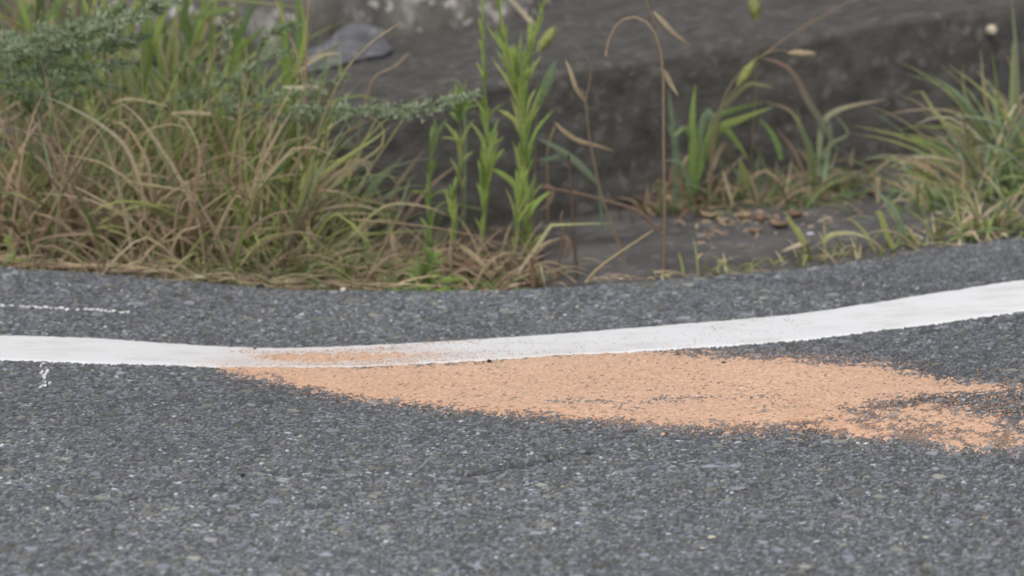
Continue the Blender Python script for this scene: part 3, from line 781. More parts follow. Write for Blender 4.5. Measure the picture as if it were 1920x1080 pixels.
px_plant('grass_stalk', 'straight upright straw stalk crossing the pale rock', 'grass stalk', 580, 6.22, [
 ('stalk', [(572, 500), (576, 400), (575, 250), (574, 100), (580, -30)], 6, 'rust', 'straw'),
 ('leaf', [(530, 163), (560, 165), (590, 163), (602, 170), (618, 178)], 9, 'pale', 'straw'),
])
px_plant('grass_stalk', 'leaning straw stalk beside the straight upright one', 'grass stalk', 565, 6.25, [
 ('stalk', [(580, 300), (568, 150), (545, 70), (512, -10)], 6, 'straw', 'straw'),
 ('leaf', [(560, 135), (590, 112), (612, 102), (640, 100)], 7, 'straw', 'straw'),
])
px_plant('grass_stalk', 'kinked straw stalk standing behind the feathery spray', 'grass stalk', 670, 6.40, [
 ('stalk', [(660, 420), (672, 250), (690, 175), (706, 142), (740, 125), (768, 98)], 6, 'brown', 'straw'),
])
px_plant('grass_stalk', 'fallen thin straw stalk lying across the leafy stem bases', 'grass stalk', 700, 6.07, [
 ('stalk', [(660, 412), (740, 418), (820, 428), (900, 445), (1000, 475)], 4, 'straw', 'brown'),
])
px_plant('grass_stalk', 'straw stalk leaning between the tussock and the first leafy stem', 'grass stalk', 680, 6.06, [
 ('stalk', [(684, 532), (715, 470), (740, 420), (778, 350)], 4, 'straw', 'brown'),
 ('blade', [(682, 530), (705, 500), (730, 480), (760, 478)], 4, 'straw', 'straw'),
])
px_plant('grass_stalk', 'thin leaf with a dried tip curving behind the first leafy stem', 'grass stalk', 735, 6.42, [
 ('blade', [(715, 420), (745, 350), (765, 320), (800, 275)], 7, 'olive', 'brown'),
 ('blade', [(735, 420), (745, 350), (720, 325), (690, 335)], 4, 'brown', 'straw'),
])

# --- broad green grass behind the thicket
px_plant('broad_grass', 'tall broad yellow-green grass plant rising over the dry thicket', 'broad grass plant', 260, 6.34, [
 ('blade', [(255, 420), (262, 240), (272, 120), (282, -40)], 22, 'olive', 'bright'),
 ('blade', [(258, 230), (240, 130), (225, 104), (205, 106)], 18, 'olive', 'yellow'),
 ('blade', [(266, 240), (278, 100), (296, 60), (330, -30)], 16, 'bright', 'bright'),
 ('blade', [(262, 200), (275, 80), (262, 10), (255, -40)], 16, 'green', 'bright'),
 ('blade', [(262, 110), (250, 98), (230, 100), (204, 104)], 16, 'olive', 'olive'),
])
px_plant('broad_grass', 'broad green grass plant with a yellowing leaf bent sideways', 'broad grass plant', 360, 6.48, [
 ('blade', [(352, 420), (358, 240), (362, 100), (340, -30)], 20, 'olive', 'green'),
 ('blade', [(362, 110), (380, 60), (392, 30), (420, 12)], 14, 'olive', 'orange'),
 ('blade', [(360, 90), (345, 40), (350, 0), (355, -30)], 16, 'green', 'green'),
 ('blade', [(440, 15), (400, 24), (350, 35), (325, 44)], 15, 'green', 'olive'),
 ('blade', [(360, 130), (372, 60), (382, 10), (370, -30)], 14, 'bright', 'green'),
])
px_plant('broad_grass', 'broad green grass plant with upright forked leaves', 'broad grass plant', 435, 6.52, [
 ('blade', [(440, 420), (434, 240), (438, 120), (444, -30)], 15, 'green', 'green'),
 ('blade', [(436, 150), (450, 90), (470, 75), (500, 45)], 18, 'bright', 'green'),
 ('blade', [(440, 90), (460, 40), (475, 10), (495, 5)], 15, 'green', 'sage'),
 ('blade', [(436, 330), (460, 280), (470, 250), (487, 240)], 13, 'green', 'bright'),
 ('blade', [(430, 340), (425, 280), (400, 240), (380, 235)], 14, 'green', 'bright'),
])
px_plant('broad_grass', 'wide green blades standing against the pale rock', 'broad grass plant', 540, 6.46, [
 ('blade', [(545, 380), (540, 200), (534, 80), (520, -40)], 24, 'green', 'bright'),
 ('blade', [(552, 380), (556, 200), (560, 80), (556, -40)], 22, 'green', 'green'),
 ('blade', [(548, 330), (535, 250), (515, 200), (500, 250)], 15, 'green', 'bright'),
 ('blade', [(540, 320), (552, 260), (575, 230), (600, 215)], 12, 'olive', 'bright'),
 ('blade', [(546, 160), (560, 120), (572, 60), (560, -20)], 13, 'bright', 'bright'),
])
px_plant('broad_grass', 'loose bright green grass above the topmost feathery branch', 'broad grass plant', 60, 6.56, [
 ('blade', [(60, 420), (62, 200), (75, 60), (110, 10), (150, -20)], 18, 'olive', 'green'),
 ('blade', [(40, 420), (44, 200), (60, 80), (40, 10), (30, -20)], 16, 'green', 'bright'),
 ('blade', [(100, 420), (120, 180), (150, 60), (158, -30)], 16, 'olive', 'green'),
 ('blade', [(140, 420), (180, 180), (190, 60), (200, -30)], 18, 'green', 'bright'),
 ('blade', [(20, 420), (10, 200), (-5, 90), (-20, 20)], 15, 'green', 'bright'),
 ('blade', [(60, 100), (90, 70), (110, 60), (140, 62)], 12, 'green', 'sage'),
 ('blade', [(160, 130), (170, 60), (195, 20), (230, 5)], 14, 'bright', 'green'),
 ('leaf', [(18, 66), (24, 45), (30, 20), (34, -8)], 13, 'orange', 'pale', -0.2),
])
px_plant('broad_grass', 'broad olive grass with dry brown tips between the tall yellow-green plant and the picture top', 'broad grass plant', 190, 6.46, [
 ('blade', [(190, 420), (195, 220), (185, 100), (165, 30), (150, -30)], 15, 'olive', 'bright'),
 ('blade', [(200, 420), (215, 200), (228, 80), (240, -30)], 14, 'green', 'olive'),
 ('blade', [(310, 420), (305, 220), (312, 120), (325, 50), (345, -20)], 14, 'olive', 'yellow'),
 ('blade', [(300, 420), (292, 260), (300, 160), (298, 60), (290, -20)], 13, 'green', 'bright'),
 ('blade', [(225, 420), (232, 300), (215, 220), (180, 190)], 12, 'olive', 'brown')])
px_plant('broad_grass', 'narrow upright green blades between the forked leaves and the wide blades', 'broad grass plant', 490, 6.50, [
 ('blade', [(480, 420), (478, 260), (485, 140), (500, 90), (530, 70)], 13, 'green', 'sage'),
 ('blade', [(400, 420), (402, 260), (395, 120), (402, 20), (410, -30)], 12, 'olive', 'bright'),
 ('blade', [(470, 420), (465, 300), (475, 200), (460, 160), (440, 170)], 12, 'green', 'green'),
 ('blade', [(505, 420), (500, 330), (490, 290), (470, 262)], 12, 'green', 'bright'),
 ('blade', [(415, 420), (420, 330), (400, 300), (385, 310)], 12, 'green', 'bright'),
 ('blade', [(590, 400), (600, 300), (590, 250), (610, 230)], 11, 'dark', 'sage')])
for i, (u, y, lb) in enumerate([(20, 6.60, 'green grass clump behind the feathery branches at the picture edge'), (140, 6.62, 'green grass clump behind the loose bright blades'), (250, 6.58, 'green grass clump behind the tall yellow-green plant'),
                               (330, 6.60, 'green grass clump between the yellow-green and forked plants'), (420, 6.60, 'thin green grass clump behind the forked leaves'), (520, 6.56, 'green grass clump at the foot of the wide blades')]):
    tuft('green_grass_clump', lb, 'grass clump', u, y, 16, 34 if i < 3 else 14, (0.32, 0.66) if i < 3 else (0.20, 0.48), (7, 13) if i < 4 else (6, 9), GRN, 0.06, (0.0, 0.4), (0.2, 1.2), 'green grass clumps behind the thicket', 500 + i)
for i, (u, y) in enumerate([(600, 6.38), (665, 6.36), (470, 6.40)]):
    tuft('green_grass_clump', ['sparse dark green grass in the shade under the feathery spray', 'sparse green and brown grass against the wall base under the spray tip', 'dark green grass clump in shade among brown stalks'][i], 'grass clump', u, y, 16, 40, (0.08, 0.24), (4, 8), [('dark', 'green'), ('green', 'sage'), ('umber', 'brown'), ('dark', 'sage')], 0.04, (0.1, 0.6), (0.3, 1.6), None, 560 + i)

# --- feathery grey-green herb
def frond(mb, pts3, wid, dens, cols, r, lobe=0.008, up=0.6):
    """stem with side branchlets, each closely set with narrow lobes"""
    n = 30; q = spline(pts3, n); add_stem(mb, pts3, 0.0016, 0.0007, CR['olive'], CR['sage'], 14, 4)
    nb = max(10, dens // 7)
    for k in range(nb):
        t = min(.999, (k + r.uniform(-.5, .5) + .5) / nb); t = max(0, t); i = min(int(t * n), n - 1); p = q[i].lerp(q[i + 1], t * n - i); tan = (q[i + 1] - q[i]).normalized()
        env = (math.sin(math.pi * min(1, 0.15 + 0.85 * t)) ** 0.6) * r.choice([.55, .8, 1.0, 1.15])
        sgn = 1 if k % 2 else -1
        dirv = (Vector((r.gauss(0, .35), r.gauss(0, .8), sgn * r.uniform(.2, 1.0) + .12)) * .8 + tan * r.uniform(0.6, 1.3)).normalized()
        L_ = wid * env * r.uniform(0.7, 1.25); e = p + dirv * L_; m1 = p.lerp(e, .5) - Vector((0, 0, .1 * L_ * sgn))
        c = r.choice(cols); c2 = r.choice(cols)
        add_stem(mb, [p, m1, e], 0.0007, 0.0004, jit(CR['sage'], .2, r), jit(CR[c], .2, r), 3, 3)
        br = spline([p, m1, e], 8); cnt = max(5, int(13 * env)); 
        for j in range(cnt):
            f = (j + r.random()) / cnt; b = br[min(8, int(f * 8.99))]; dv = (dirv * 0.75 + Vector((r.gauss(0, .6), r.gauss(0, .6), .25 * up + r.gauss(0, .6)))).normalized()
            l = lobe * r.uniform(0.55, 1.35) * (1.1 - .4 * f); tip = mixc(CR[c2 if r.random() < .4 else c], (0.50, 0.53, 0.40), 0.15 + .35 * r.random())
            add_blade(mb, [b, b + dv * l * .5 + Vector((0, 0, l * .06)), b + dv * l], l * r.uniform(.24, .42), jit(CR[c], .28, r), jit(tip, .2, r), 2, None, .25, 'leaf', r)

def herb(label, u, y, main, fronds, seed):
    r = random.Random(seed); root = empty('feathery_herb', gpt(u, y), label, 'herb', 'feathery grey-green herbs')
    for m in main: part('stem', root, lambda mb: add_stem(mb, pathpx(m, y), 0.0035, 0.0018, CR['brown'], CR['olive'], 14, 6))
    for (pts, wid, dens, cols, dy, lobe) in fronds:
        p3 = [P(u_, v_, y + dy) for (u_, v_) in pts]
        mb = MB(); frond(mb, p3, wid * PX, dens, cols, r, lobe); o = mb.build('frond', M_PLANT, root); o['kind'] = 'stuff'
SG = ['sage', 'sage', 'blue', 'grey', 'green']; SD = ['blue', 'dark', 'green', 'sage', 'blue']; SL = ['grey', 'sage', 'grey', 'sage', 'blue']
herb('large feathery grey-green herb spreading over the brown thicket', -60, 6.22, [[(-60, 470), (-50, 300), (-40, 150), (-40, 80)], [(-40, 300), (0, 190), (60, 170)]], [
 ([(-60, 110), (40, 92), (140, 72), (230, 45), (300, 5)], 52, 620, SG, -0.10, 0.012),
 ([(-60, 140), (50, 108), (150, 92), (220, 85), (275, 70)], 40, 480, SD, -0.06, 0.012),
 ([(-60, 175), (20, 150), (90, 135), (170, 128), (250, 120)], 42, 520, SD, -0.08, 0.012),
 ([(-60, 60), (30, 82), (100, 60), (180, 40), (240, 12)], 36, 360, SG, 0.0, 0.012),
 ([(-60, 190), (0, 172), (50, 178), (110, 185), (160, 175)], 32, 300, SD, 0.02, 0.012),
 ([(200, 60), (240, 40), (290, 20), (345, 2)], 22, 150, SL, -0.08, 0.012),
 ([(60, 200), (100, 165), (160, 155), (220, 165)], 30, 200, SD, 0.06, 0.012)], 11)
herb('feathery herb reaching one long spray out against the dark wall', 440, 6.16, [[(430, 500), (425, 380), (430, 260), (480, 205), (560, 200)], [(430, 300), (400, 220), (390, 150), (410, 90)]], [
 ([(540, 203), (600, 207), (680, 205), (760, 203), (840, 188), (902, 175)], 28, 520, SL, -0.05, 0.0095),
 ([(625, 205), (700, 212), (760, 215), (830, 205)], 22, 260, SL, -0.05, 0.0095),
 ([(380, 205), (420, 195), (480, 185), (540, 178), (610, 168)], 40, 260, SG, 0.03, 0.009),
 ([(360, 195), (400, 165), (450, 140), (500, 110), (540, 95)], 38, 240, SG, 0.05, 0.009),
 ([(400, 170), (415, 120), (425, 80), (420, 40)], 34, 200, ['sage', 'grey', 'olive'], 0.09, 0.009),
 ([(470, 130), (500, 70), (530, 55), (555, 45)], 30, 170, ['green', 'blue'], 0.10, 0.009),
 ([(420, 215), (480, 212), (540, 225), (620, 215), (680, 235)], 30, 220, SD, 0.05, 0.009),
 ([(560, 150), (600, 155), (640, 146), (652, 142)], 13, 60, ['sage', 'green'], 0.0, 0.007)], 12)
herb('small feathery herb half hidden among brown stalks below the tall yellow-green plant', 300, 6.30, [[(310, 470), (315, 330), (330, 200)]], [
 ([(300, 210), (340, 185), (390, 180), (440, 190)], 34, 240, ['olive', 'green', 'sage'], 0.0, 0.009),
 ([(310, 180), (330, 140), (350, 120)], 30, 150, ['olive', 'sage', 'green'], 0.03, 0.009)], 13)

# --- upright leafy stems
def leafy(label, y, path, whorls, stemcol=('olive', 'bright'), sw=5, seed=1, group='upright leafy stems in front of the wall'):
    """whorls: (t along the stem, count, leaf length px, width px, opening 0..1, colour keys)"""
    r = random.Random(seed); root = empty('leafy_weed', gpt(path[0][0], y), label, 'weed', group)
    p3 = pathpx(path, y); p3[0] = tuple(gpt(path[0][0], y))
    q = spline(p3, 40)
    part('stem', root, lambda mb: add_stem(mb, p3, sw * PX / 2, sw * PX * 0.28, CR[stemcol[0]], CR[stemcol[1]], 20, 6))
    for (t0, cnt, ln, wd, op, cs) in whorls:
        cnt = int(cnt * 1.5 + .5)
        for k in range(cnt):
            t = min(0.999, max(0.02, t0 + r.gauss(0, .04))); i = min(int(t * 40), 39); b = q[i]; tan = (q[i + 1] - q[i]).normalized()
            a = 2 * math.pi * (k / cnt) + r.uniform(-.5, .5); out = Vector((math.cos(a), math.sin(a) * 0.8, 0))
            l = ln * PX * r.uniform(.5, 1.45); o_ = op * r.choice([r.uniform(.2, 1.1), r.uniform(.2, 1.1), r.uniform(1.0, 2.4)])
            e1 = b + tan * l * 0.5 * (1 - .3 * o_) + out * l * 0.28 * o_; e2 = b + tan * l * (1 - .45 * o_) + out * l * 0.75 * o_
            c = r.choice(cs)
            part('leaf', root, lambda mb: add_blade(mb, [b, e1, e2], wd * PX * r.uniform(.42, .90), jit(CR[c], .2, r), jit(mixc(CR[c], CR['bright'], .4), .15, r), 6, Vector((r.uniform(-.5, .5), -1, .3)), .18, 'leaf', r))
    return root
B_ = ['bright', 'bright', 'green', 'yellow']; Gn = ['green', 'bright']
leafy('tallest leafy weed with a forked top and a dense leaf tuft', 6.22, [(992, 530), (990, 430), (985, 330), (980, 220), (968, 140), (950, 90), (930, -20)],
      [(.06, 4, 60, 9, .35, B_), (.14, 5, 80, 10, .35, B_), (.22, 8, 95, 12, .4, B_), (.30, 7, 90, 12, .4, B_), (.36, 6, 90, 11, .35, B_), (.42, 9, 110, 12, .35, B_), (.50, 9, 110, 12, .35, B_), (.57, 10, 105, 13, .38, B_), (.68, 7, 70, 10, .25, B_), (.82, 5, 50, 8, .2, B_), (.95, 4, 50, 8, .2, B_)], sw=8, seed=21)
leafy('second slim leafy weed joining the tuft from a leaning shoot', 6.24, [(978, 480), (985, 330), (985, 200), (992, 110), (1010, 40), (1026, -20)],
      [(.3, 4, 60, 8, .35, B_), (.45, 6, 80, 10, .3, B_), (.58, 6, 75, 9, .3, B_), (.85, 3, 40, 6, .3, B_)], sw=5, seed=22)
leafy('tall slim leafy weed with narrow upright leaves crossing the ledge', 6.30, [(908, 520), (910, 400), (914, 300), (910, 190), (906, 90), (905, -30)],
      [(.18, 4, 60, 7, .35, B_), (.32, 6, 70, 9, .4, B_), (.45, 6, 60, 8, .35, B_), (.55, 5, 50, 7, .35, Gn), (.66, 4, 50, 6, .25, Gn), (.75, 4, 50, 6, .2, B_), (.88, 4, 50, 7, .15, B_), (.97, 3, 40, 7, .2, B_)], sw=5, seed=23)
leafy('leafy weed with a pointed yellow-green leaf bunch near the spray tip', 6.20, [(906, 525), (906, 420), (908, 350), (916, 270)],
      [(.25, 3, 45, 7, .3, B_), (.45, 5, 70, 10, .3, B_), (.62, 7, 85, 12, .3, B_), (.78, 7, 70, 11, .35, B_), (.96, 5, 45, 9, .45, Gn)], sw=6, seed=24)
leafy('leafy weed on a thin dark stem with a dark green crown', 6.26, [(864, 530), (866, 430), (864, 330), (862, 240), (862, 215)],
      [(.50, 4, 55, 7, .45, ['yellow', 'bright']), (.63, 4, 55, 8, .6, ['yellow', 'bright']), (.86, 10, 60, 13, .5, ['green', 'green', 'blue']), (.97, 9, 50, 13, .55, ['green', 'green', 'blue'])], ('umber', 'olive'), 4, 25)
leafy('first leafy weed with a club of folded leaves at its top', 6.20, [(806, 525), (805, 440), (805, 360), (808, 300), (814, 262)],
      [(.12, 5, 55, 10, .3, ['green', 'blue']), (.30, 4, 60, 8, .4, Gn), (.48, 4, 50, 6, .7, Gn), (.62, 3, 40, 5, .5, Gn), (.86, 8, 48, 11, .28, ['green', 'blue', 'bright'])], ('green', 'bright'), 5, 26)
leafy('short leafy weed with upright leaves between two thin dark stems', 6.18, [(848, 520), (850, 460), (850, 400), (850, 370)],
      [(.35, 4, 50, 8, .25, B_), (.6, 5, 55, 9, .3, B_), (.9, 5, 40, 8, .35, B_)], ('brown', 'olive'), 4, 27)
leafy('short yellowing leafy weed hugging the base of the tallest one', 6.16, [(962, 500), (964, 450), (970, 400), (975, 360)],
      [(.2, 4, 60, 7, .3, ['yellow', 'olive']), (.5, 5, 70, 9, .35, B_), (.8, 6, 60, 9, .35, B_), (.97, 4, 45, 8, .4, B_)], ('brown', 'olive'), 4, 28)
leafy('low bright green weed rosette where the asphalt edge dips', 6.08, [(798, 536), (800, 515), (804, 490)],
      [(.1, 8, 60, 16, 1.15, ['green', 'bright']), (.5, 7, 48, 15, 1.0, ['green', 'bright']), (.9, 5, 35, 14, .8, ['green'])], ('green', 'green'), 5, 29, None)
leafy('tiny yellow-green weed beside the picture edge over the asphalt', 6.02, [(20, 500), (22, 480), (18, 455)],
      [(.4, 5, 26, 8, 1.0, ['yellow', 'bright']), (.9, 5, 22, 8, .8, ['yellow', 'bright'])], ('olive', 'olive'), 3, 30, None)
tuft('low_green_clump', 'low creeping green weeds between the rosette and the tallest leafy weed', 'ground weeds', 870, 6.03, 14, 60, (0.03, 0.08), (5, 10), [('green', 'bright'), ('dark', 'green'), ('rust', 'brown')], 0.055, (.7, 1.4), (.3, .8), None, 610)
tuft('low_green_clump', 'low creeping green weeds round the rosette', 'ground weeds', 770, 6.04, 14, 60, (0.03, 0.08), (5, 10), [('green', 'bright'), ('green', 'green'), ('dark', 'green')], 0.035, (.7, 1.4), (.3, .8), None, 611)
for i, (u, y) in enumerate([(830, 6.16), (930, 6.14), (745, 6.2)]):
    tuft('brown_clump', ['brown withered grass at the feet of the leafy weeds', 'brown withered grass at the foot of the tallest leafy weed', 'brown withered tangle behind the rosette'][i], 'grass clump', u, y, 16, 60, (0.04, 0.15), (3, 6), [('umber', 'brown'), ('rust', 'straw'), ('brown', 'straw'), ('olive', 'straw')], 0.045, (.2, 1.2), (.3, 1.6), None, 620 + i)

# --- wiry stalks in front of the wall
def seedhead(mb, p0, p1, rad, c, r, bristles=90):
    a = Vector(p0); b = Vector(p1); ax = (b - a); L_ = ax.length; ax.normalize(); s = ax.cross(Vector((0, 1, 0))).normalized(); t = ax.cross(s)
    n, k = 9, 8; vs = []; cs = []
    for i in range(n + 1):
        f = i / n; rr = rad * (math.sin(math.pi * (0.06 + 0.9 * f)) ** 0.55)
        for j in range(k):
            an = 2 * math.pi * j / k; vs.append(tuple(a + ax * L_ * f + (s * math.cos(an) + t * math.sin(an)) * rr * r.uniform(.8, 1.15))); cs.append(jit(c, .15, r))
    fs = [(i * k + j, i * k + (j + 1) % k, (i + 1) * k + (j + 1) % k, (i + 1) * k + j) for i in range(n) for j in range(k)]
    fs += [tuple(range(k)), tuple(range(n * k + k - 1, n * k - 1, -1))]
    mb.add(vs, fs, cs)
    for _ in range(bristles):
        f = r.uniform(.03, 1); an = r.uniform(0, 6.28); o_ = (s * math.cos(an) + t * math.sin(an)); b0 = a + ax * L_ * f + o_ * rad * .7
        e = b0 + (o_ * .8 + ax * .7).normalized() * rad * r.uniform(.7, 1.5); sd = ax.cross(o_) * 0.0003
        mb.add([tuple(b0 - sd), tuple(b0 + sd), tuple(e)], [(0, 1, 2)], jit(mixc(c, CR['pale'], .4), .1, r))
def foxtail(label, u, y, stalk, head, rad, ckey, extra=(), seed=3, w=4):
    root = px_plant('foxtail_grass', label, 'foxtail grass', u, y, [('stalk', stalk, w, 'brown', 'olive', 0.0)] + list(extra))
    part('seed_head', root, lambda mb: seedhead(mb, P(*head[0], y), P(*head[1], y), rad * PX, CR[ckey], random.Random(seed)))
    return root
foxtail('foxtail grass whose green seed head stands beside the leafy tuft', 1004, 6.42, [(1000, 520), (1002, 400), (1004, 260), (1010, 110)], [(1010, 96), (1040, 52)], 11, 'yellow',
        [('leaf', [(1005, 205), (1020, 170), (1032, 140), (1043, 112)], 20, 'green', 'sage', .0)], 41)
foxtail('foxtail grass holding its seed head highest against the ledge', 1415, 6.60, [(1400, 400), (1412, 250), (1418, 120), (1418, 38)], [(1418, 36), (1412, -4)], 12, 'yellow', (), 42, 3)
foxtail('foxtail grass leaning over with a pale drooping seed head', 1345, 6.50, [(1330, 380), (1345, 230), (1370, 160), (1410, 118), (1450, 95), (1480, 98)], [(1478, 100), (1528, 101)], 7, 'straw',
        [('stalk', [(1405, 125), (1430, 104), (1500, 55), (1590, 5), (1640, -20)], 5, 'brown', 'brown', 0.1)], 43, 5)
foxtail('foxtail grass with a stout green seed head slanting up', 1340, 6.46, [(1330, 380), (1336, 240), (1352, 205), (1388, 155)], [(1384, 160), (1414, 115)], 10, 'yellow', (), 44, 5)
px_plant('wiry_weed', 'wiry brown dead weed with a pale curled tip', 'dead weed', 1175, 6.20, [
 ('stem', [(1180, 525), (1158, 450), (1132, 380), (1115, 310), (1104, 250), (1098, 190), (1088, 165)], 5, 'brown', 'brown', .1),
 ('leaf', [(1096, 190), (1080, 165), (1070, 135), (1060, 112)], 8, 'brown', 'straw', .0),
 ('stem', [(1098, 190), (1108, 130), (1088, 92), (1060, 80)], 4, 'brown', 'brown', .0)])
px_plant('wiry_weed', 'tall brown reed stalk hooked over at the top', 'dead weed', 1245, 6.14, [
 ('stem', [(1244, 520), (1246, 400), (1244, 260), (1243, 130), (1228, 62), (1196, 33), (1160, 42), (1140, 80), (1136, 105)], 6, 'brown', 'straw', .0),
 ('leaf', [(1238, 128), (1248, 138), (1258, 158), (1272, 180)], 9, 'brown', 'straw', .0),
 ('leaf', [(1225, 22), (1245, 42), (1262, 60), (1294, 86)], 9, 'straw', 'brown', .0),
 ('stem', [(1240, 60), (1222, 30), (1206, -15)], 5, 'brown', 'brown', .0)])
px_plant('wiry_weed', 'dark thin upright stem behind the bent pale blade', 'dead weed', 1082, 6.12, [
 ('stem', [(1082, 530), (1078, 470), (1074, 420), (1070, 350), (1066, 290)], 7, 'umber', 'umber', .0)])
px_plant('wiry_weed', 'twisted brown dead stem with withered leaf scraps', 'dead weed', 1048, 6.13, [
 ('stem', [(1046, 530), (1050, 480), (1056, 440), (1052, 410), (1056, 395)], 7, 'umber', 'rust', .0),
 ('leaf', [(1054, 440), (1066, 452), (1064, 470), (1058, 490)], 12, 'brown', 'umber', .0),
 ('leaf', [(1054, 500), (1042, 520), (1030, 505)], 8, 'rust', 'brown', .0)])
px_plant('wiry_weed', 'reddish short stem under the tallest leafy weed', 'dead weed', 1000, 6.08, [
 ('stem', [(1001, 535), (998, 500), (994, 478), (988, 465)], 8, 'rust', 'brown', .0),
 ('stem', [(990, 475), (1020, 500), (1050, 508), (1080, 530)], 4, 'brown', 'straw', .0)])
px_plant('bent_blade', 'pale straw blade bent sharply at its middle', 'grass blade', 975, 6.07, [
 ('blade', [(972, 512), (990, 485), (1005, 465), (1030, 427), (1040, 422), (1090, 420), (1150, 418)], 8, 'pale', 'yellow', .0)])
px_plant('bent_blade', 'thin straw stalk leaning in front of the concrete gutter', 'grass blade', 1105, 6.05, [
 ('stalk', [(1098, 530), (1120, 505), (1160, 475), (1225, 432)], 6, 'straw', 'straw', .0)])
px_plant('bent_blade', 'dry bent leaf hooked down in front of the dark wall', 'grass blade', 1035, 6.36, [
 ('stem', [(1028, 430), (1026, 330), (1028, 275), (1042, 232)], 6, 'brown', 'straw', .0),
 ('leaf', [(1040, 230), (1060, 248), (1085, 264), (1120, 273), (1152, 284)], 8, 'straw', 'brown', .0)])
px_plant('bent_blade', 'single green blade slanting down in front of the dark wall', 'grass blade', 1110, 6.34, [
 ('blade', [(1122, 345), (1090, 312), (1060, 287), (1030, 270), (1008, 260)], 14, 'blue', 'sage', .0),
 ('blade', [(1130, 440), (1126, 380), (1120, 345)], 7, 'blue', 'blue', .0),
 ('blade', [(1050, 292), (1030, 298), (1005, 300)], 9, 'blue', 'blue', .0)])
px_plant('bent_blade', 'long thin straw stalk slanting across the foot of the wall', 'grass blade', 1010, 6.30, [
 ('stalk', [(1240, 440), (1200, 398), (1120, 372), (1060, 358), (1010, 352)], 7, 'brown', 'brown', .0),
 ('leaf', [(1016, 352), (1030, 350), (1036, 362), (1026, 385), (1010, 395)], 9, 'rust', 'brown', .0)])
px_plant('bent_blade', 'short green leaf lying nearly level before the ledge', 'grass blade', 850, 6.44, [
 ('blade', [(870, 430), (872, 240), (866, 170), (852, 150), (815, 158)], 8, 'blue', 'sage', .0)])

# --- clumps at the foot of the wall
px_plant('wide_leaved_grass', 'wide-leaved grass clump at the foot of the wall beside the hooked reed', 'grass clump', 1290, 6.52, [
 ('blade', [(1290, 395), (1300, 300), (1298, 230), (1303, 158)], 20, 'green', 'bright'),
 ('blade', [(1268, 395), (1268, 300), (1260, 220), (1253, 165)], 15, 'blue', 'blue'),
 ('blade', [(1285, 395), (1310, 260), (1328, 210), (1342, 240), (1350, 300), (1360, 330)], 15, 'blue', 'sage'),
 ('blade', [(1320, 300), (1345, 245), (1385, 225), (1450, 200)], 20, 'green', 'bright'),
 ('blade', [(1320, 300), (1340, 225), (1380, 205), (1440, 190)], 16, 'green', 'green'),
 ('blade', [(1290, 390), (1330, 260), (1355, 240), (1378, 262), (1404, 300)], 17, 'green', 'bright'),
 ('blade', [(1282, 390), (1300, 320), (1315, 250), (1325, 200)], 16, 'green', 'blue'),
 ('blade', [(1330, 330), (1345, 290), (1362, 270), (1372, 320)], 11, 'straw', 'brown'),
 ('blade', [(1300, 390), (1290, 340), (1275, 305), (1240, 300)], 11, 'blue', 'sage'),
 ('blade', [(1275, 395), (1272, 350), (1285, 300), (1300, 290)], 12, 'brown', 'straw'),
 ('blade', [(1355, 320), (1365, 355), (1372, 375), (1376, 392)], 8, 'straw', 'straw'),
 ('blade', [(1300, 280), (1285, 240), (1262, 255), (1250, 228)], 10, 'green', 'sage'),
 ('leaf', [(1402, 358), (1398, 335), (1392, 318), (1388, 300)], 17, 'yellow', 'yellow', -.02),
 ('blade', [(1280, 395), (1262, 370), (1258, 335), (1262, 300)], 12, 'umber', 'rust'),
 ('blade', [(1360, 200), (1400, 160), (1430, 160), (1450, 165)], 9, 'olive', 'olive'),
])
tuft('brown_clump', 'reddish-brown withered grass under the wide-leaved clump', 'grass clump', 1275, 6.55, 18, 60, (0.05, 0.17), (4, 8), [('olive', 'straw'), ('umber', 'rust'), ('brown', 'straw'), ('rust', 'brown'), ('dark', 'green')], 0.035, (.05, .9), (.3, 1.6), None, 630)
tuft('brown_clump', 'olive and straw grass between the wide-leaved clump and the long-bladed clump', 'grass clump', 1345, 6.55, 18, 40, (0.05, 0.17), (4, 8), [('dark', 'olive'), ('brown', 'straw'), ('olive', 'sage'), ('umber', 'brown')], 0.035, (.05, .9), (.3, 1.6), None, 631)
px_plant('long_bladed_grass', 'long-bladed grass clump with one blade stretched level along the wall', 'grass clump', 1510, 6.54, [
 ('blade', [(1570, 280), (1535, 220), (1515, 190), (1490, 140), (1462, 118), (1425, 108)], 14, 'blue', 'rust'),
 ('blade', [(1535, 330), (1540, 240), (1562, 212), (1600, 198), (1665, 186)], 13, 'sage', 'straw'),
 ('blade', [(1520, 340), (1515, 280), (1500, 235), (1478, 205), (1430, 190)], 10, 'olive', 'brown'),
 ('blade', [(1525, 340), (1520, 280), (1505, 245), (1494, 200)], 11, 'green', 'sage'),
 ('blade', [(1545, 340), (1550, 300), (1558, 260), (1552, 215)], 12, 'sage', 'sage'),
 ('blade', [(1465, 300), (1455, 265), (1440, 240), (1422, 222)], 12, 'green', 'green'),
 ('blade', [(1510, 330), (1490, 285), (1472, 260), (1455, 240)], 7, 'brown', 'brown'),
 ('blade', [(1510, 330), (1560, 270), (1590, 250), (1562, 210)], 8, 'olive', 'sage'),
])
for i, (u, y, lb) in enumerate([(1450, 6.55, 'mossy brown grass mound at the foot of the long-bladed clump'), (1520, 6.56, 'olive grass mound under the level blade'), (1575, 6.60, 'withered grass mound trailing towards the fallen leaf')]):
    tuft('grass_mound', lb, 'grass mound', u, y, 22, 60, (0.05, 0.16), (3.5, 7), [('umber', 'brown'), ('olive', 'straw'), ('brown', 'straw'), ('green', 'olive'), ('dark', 'green'), ('green', 'sage')], 0.035, (.1, 1.0), (.5, 2.2), 'low grass mounds at the wall foot', 640 + i)

